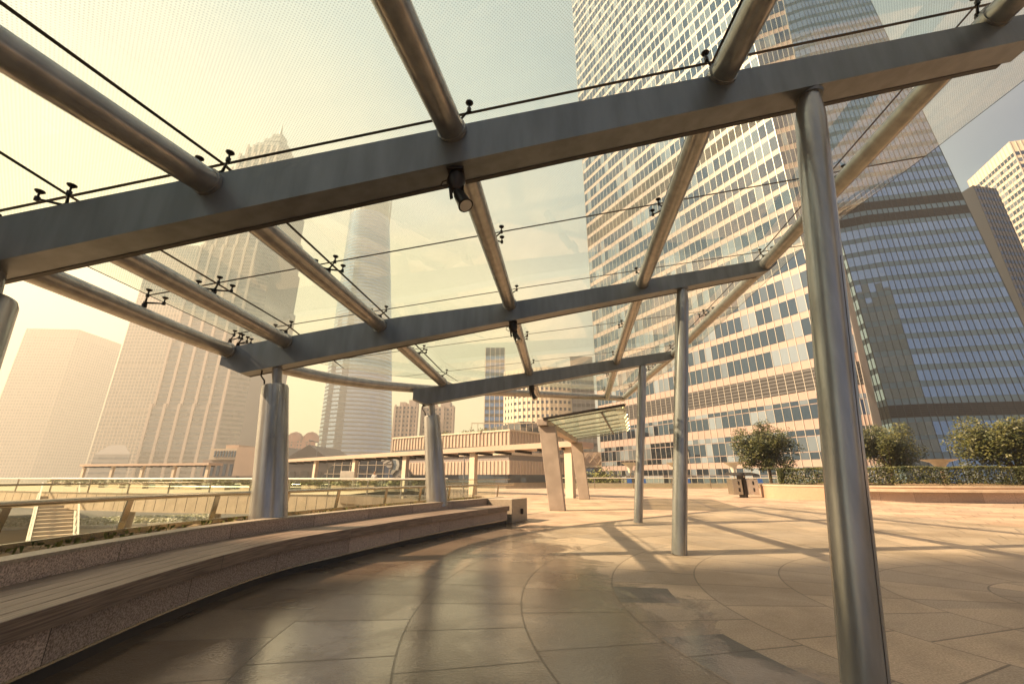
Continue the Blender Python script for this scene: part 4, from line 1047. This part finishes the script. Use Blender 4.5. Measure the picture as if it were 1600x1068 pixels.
b2 = copy_tree(bn); b2.location = (2.6, 44, 0); tag(b2, 'small recycling bin far off between the walkway posts and the shelter', 'bin')
kk = thing('information_board', 'white information board standing on the footbridge', 'sign', (-15.4, 41, 0))
mb = MB(); mb.box((-16.1, 40.9, .15), (-14.8, 41.1, 1.75)); mb.build('board', M['white'], kk, bevel=.02)
for sx in (-15.9, -15.0):
    mb = MB(); mb.box((sx-.05, 40.95, 0), (sx+.05, 41.05, .15)); mb.build('leg', M['dark_metal'], kk)
# kerb wall at the back of the plaza and its railing
mb = MB(); mb.box((5, 50.5, 0), (44, 51, .55)); tag(mb.build('low_wall', M['cream'], bevel=.02), 'low cream parapet wall at the far edge of the plaza', 'wall')
fr_ = [Vector((5+i*2.2, 50.0)) for i in range(18)]
railing(fr_, 'straight glass railing in front of the sunlit tower base', grp=None, every=2, h=1.12)
# funnel lamps
def funnel(x, y, z, label, h=2.6):
    t = thing('funnel_lamp', label, 'lamp', (x, y, z), 'white funnel lamps')
    mb = MB(); mb.tube([(x, y, z), (x, y, z+h*.55), (x, y, z+h*.6)], [.1, .1, .12], 12); mb.build('pole', M['metal_trim'], t, smooth=40)
    mb = MB(); mb.tube([(x, y, z+h*.58), (x, y, z+h*.72), (x, y, z+h*.88), (x, y, z+h*.97), (x, y, z+h)], [.22, .3, .5, .95, 1.05], 20); mb.build('funnel_shade', M['white'], t, smooth=60)
for x, y, z, l in ((15.2, 56, 0, 'white funnel lamp left of the two thin columns'), (21.0, 56, 0, 'white funnel lamp between the two thin right columns'), (28.5, 56, 0, 'white funnel lamp just left of the recycling bin')): funnel(x, y, z, l, 3.0)
funnel(30.2, 30.6, .8, 'white funnel lamp above the hedge near the right tree', 1.6)
# blue kiosks / chairs by the tower foot
for i, (x, l) in enumerate(((14.3, 'leftmost blue plastic chair behind the far railing'), (16.0, 'blue plastic chair, second from the left behind the far railing'), (21.4, 'blue plastic chair between the two thin right columns'), (28.4, 'blue plastic chair left of the recycling bin'), (30.2, 'blue plastic chair closest to the recycling bin'))):
    t = thing('plastic_chair', l, 'chair', (x, 53, 0), 'blue chairs by the tower foot')
    mb = MB(); mb.box((x-.3, 52.7, .42), (x+.3, 53.3, .48)); mb.build('seat', M['blue'], t, bevel=.01)
    mb = MB(); mb.hexa([(x-.3, 53.25, .48), (x+.3, 53.25, .48), (x+.3, 53.32, .48), (x-.3, 53.32, .48), (x-.26, 53.4, 1.05), (x+.26, 53.4, 1.05), (x+.26, 53.46, 1.05), (x-.26, 53.46, 1.05)]); mb.build('backrest', M['blue'], t, bevel=.01)
    for sx in (-1, 1):
        for sy in (0, 1):
            mb = MB(); mb.bar((x+sx*.27, 52.75+sy*.5, 0), (x+sx*.24, 52.78+sy*.46, .42), .05, .05); mb.build('leg', M['blue'], t)
# person on the footbridge, walking
def person(x, y, z, label):
    t = thing('person', label, 'person', (x, y, z))
    def skin(name, V, E, R_, m, par):
        me = bpy.data.meshes.new(name); me.from_pydata([(x+a, y+b, z+c) for a, b, c in V], E, []); me.materials.append(m)
        o = bpy.data.objects.new(name, me); sc.collection.objects.link(o); o.parent = par; o.matrix_parent_inverse = Matrix.Translation(-Vector((x, y, z)))
        sk = o.modifiers.new('skin', 'SKIN')
        for v, r in zip(me.skin_vertices[0].data, R_): v.radius = r if isinstance(r, tuple) else (r, r)
        me.skin_vertices[0].data[0].use_root = True
        sb = o.modifiers.new('sub', 'SUBSURF'); sb.levels = 2; sb.render_levels = 2; return o
    V = [(0, 0, .92), (0, 0, 1.12), (0, 0, 1.36), (0, -.01, 1.47), (0, -.02, 1.54), (0, -.03, 1.62), (0, -.02, 1.72),
         (.17, 0, 1.39), (.23, .05, 1.12), (.24, -.06, .88), (.24, -.09, .80), (-.17, 0, 1.39), (-.23, -.06, 1.12), (-.23, -.2, .92), (-.23, -.24, .85),
         (.09, 0, .88), (.1, -.16, .48), (.1, -.2, .08), (.1, -.34, .03), (-.09, 0, .88), (-.1, .1, .48), (-.1, .3, .12), (-.1, .2, .03)]
    E = [(0, 1), (1, 2), (2, 3), (3, 4), (4, 5), (5, 6), (2, 7), (7, 8), (8, 9), (9, 10), (2, 11), (11, 12), (12, 13), (13, 14), (0, 15), (15, 16), (16, 17), (17, 18), (0, 19), (19, 20), (20, 21), (21, 22)]
    R_ = [(.15, .1), (.135, .09), (.16, .1), .05, .06, .09, .07, .055, .042, .032, .03, .055, .042, .032, .03, .085, .058, .04, .035, .085, .058, .04, .035]
    skin('body', V, E, R_, M['skin'], t)
    skin('shirt', [V[0], V[1], V[2], V[7], V[8], V[11], V[12]], [(0, 1), (1, 2), (2, 3), (3, 4), (2, 5), (5, 6)], [(.175, .125), (.16, .115), (.175, .12), .075, .06, .075, .06], M['shirt'], t)
    skin('trousers', [V[0], V[15], V[16], V[17], V[19], V[20], V[21]], [(0, 1), (1, 2), (2, 3), (0, 4), (4, 5), (5, 6)], [(.17, .12), .105, .078, .06, .105, .078, .06], M['trousers'], t)
    skin('hair', [(0, .0, 1.70), (0, .0, 1.755)], [(0, 1)], [.1, .07], M['hair'], t)
person(-12.9, 41, 0, 'person in a white shirt and dark trousers walking on the footbridge')
# street lamp poles beyond the bridge
for (x, y, h, l) in ((-54.5, 120, 13.5, 'tall thin street mast left of the round tower'), (-10.5, 95, 9.0, 'slim street lamp with a drooping head before the mall')):
    t = thing('street_lamp', l, 'street lamp', (x, y, -6))
    mb = MB(); mb.tube([(x, y, -6), (x, y, h-6+3)], [.16, .1], 8); mb.build('pole', M['far_grey'], t)
    mb = MB(); mb.tube([(x, y, h-3), (x-1.6, y, h-2.6)], [.1, .16], 6); mb.tube([(x-1.5, y, h-2.6), (x-2.6, y, h-2.4)], [.2, .28], 6); mb.build('lamp_head', M['far_grey'], t)
# shrubs by the lit tower base
t = thing('leafy_shrub', 'loose green shrub by the foot of the sunlit tower', 'shrub', (10.8, 55, 0)); mb = MB(); mb.tube([(10.8, 55, 0), (10.8, 55, 1)], .05, 6); mb.build('stem', M['bark'], t)
mb = MB()
for i in range(1400):
    P = Vector((10.8+rnd.gauss(0, 1.3), 55+rnd.gauss(0, .6), .2+abs(rnd.gauss(0, .8)))); v = Vector((rnd.gauss(0, 1), rnd.gauss(0, 1), rnd.gauss(0, 1))).normalized()*.14; u = v.orthogonal().normalized()*.1
    mb.quad(P-u, P-v, P+u, P+v)
mb.build('foliage', M['leafl'], t)

# ------------------------------------------------------------------ haze
mb = MB(); mb.box((-1150, -260, -7), (420, 900, 445))
hz = bpy.data.materials.new('haze_air'); hz.use_nodes = True; ht = hz.node_tree; ht.nodes.clear()
vo = N(ht, 'ShaderNodeVolumePrincipled'); vo.inputs['Color'].default_value = (.95, .92, .84, 1); vo.inputs['Density'].default_value = .0011; vo.inputs['Anisotropy'].default_value = .25
oo = N(ht, 'ShaderNodeOutputMaterial'); ht.links.new(vo.outputs[0], oo.inputs['Volume'])
tag(mb.build('haze', hz), kind='stuff')
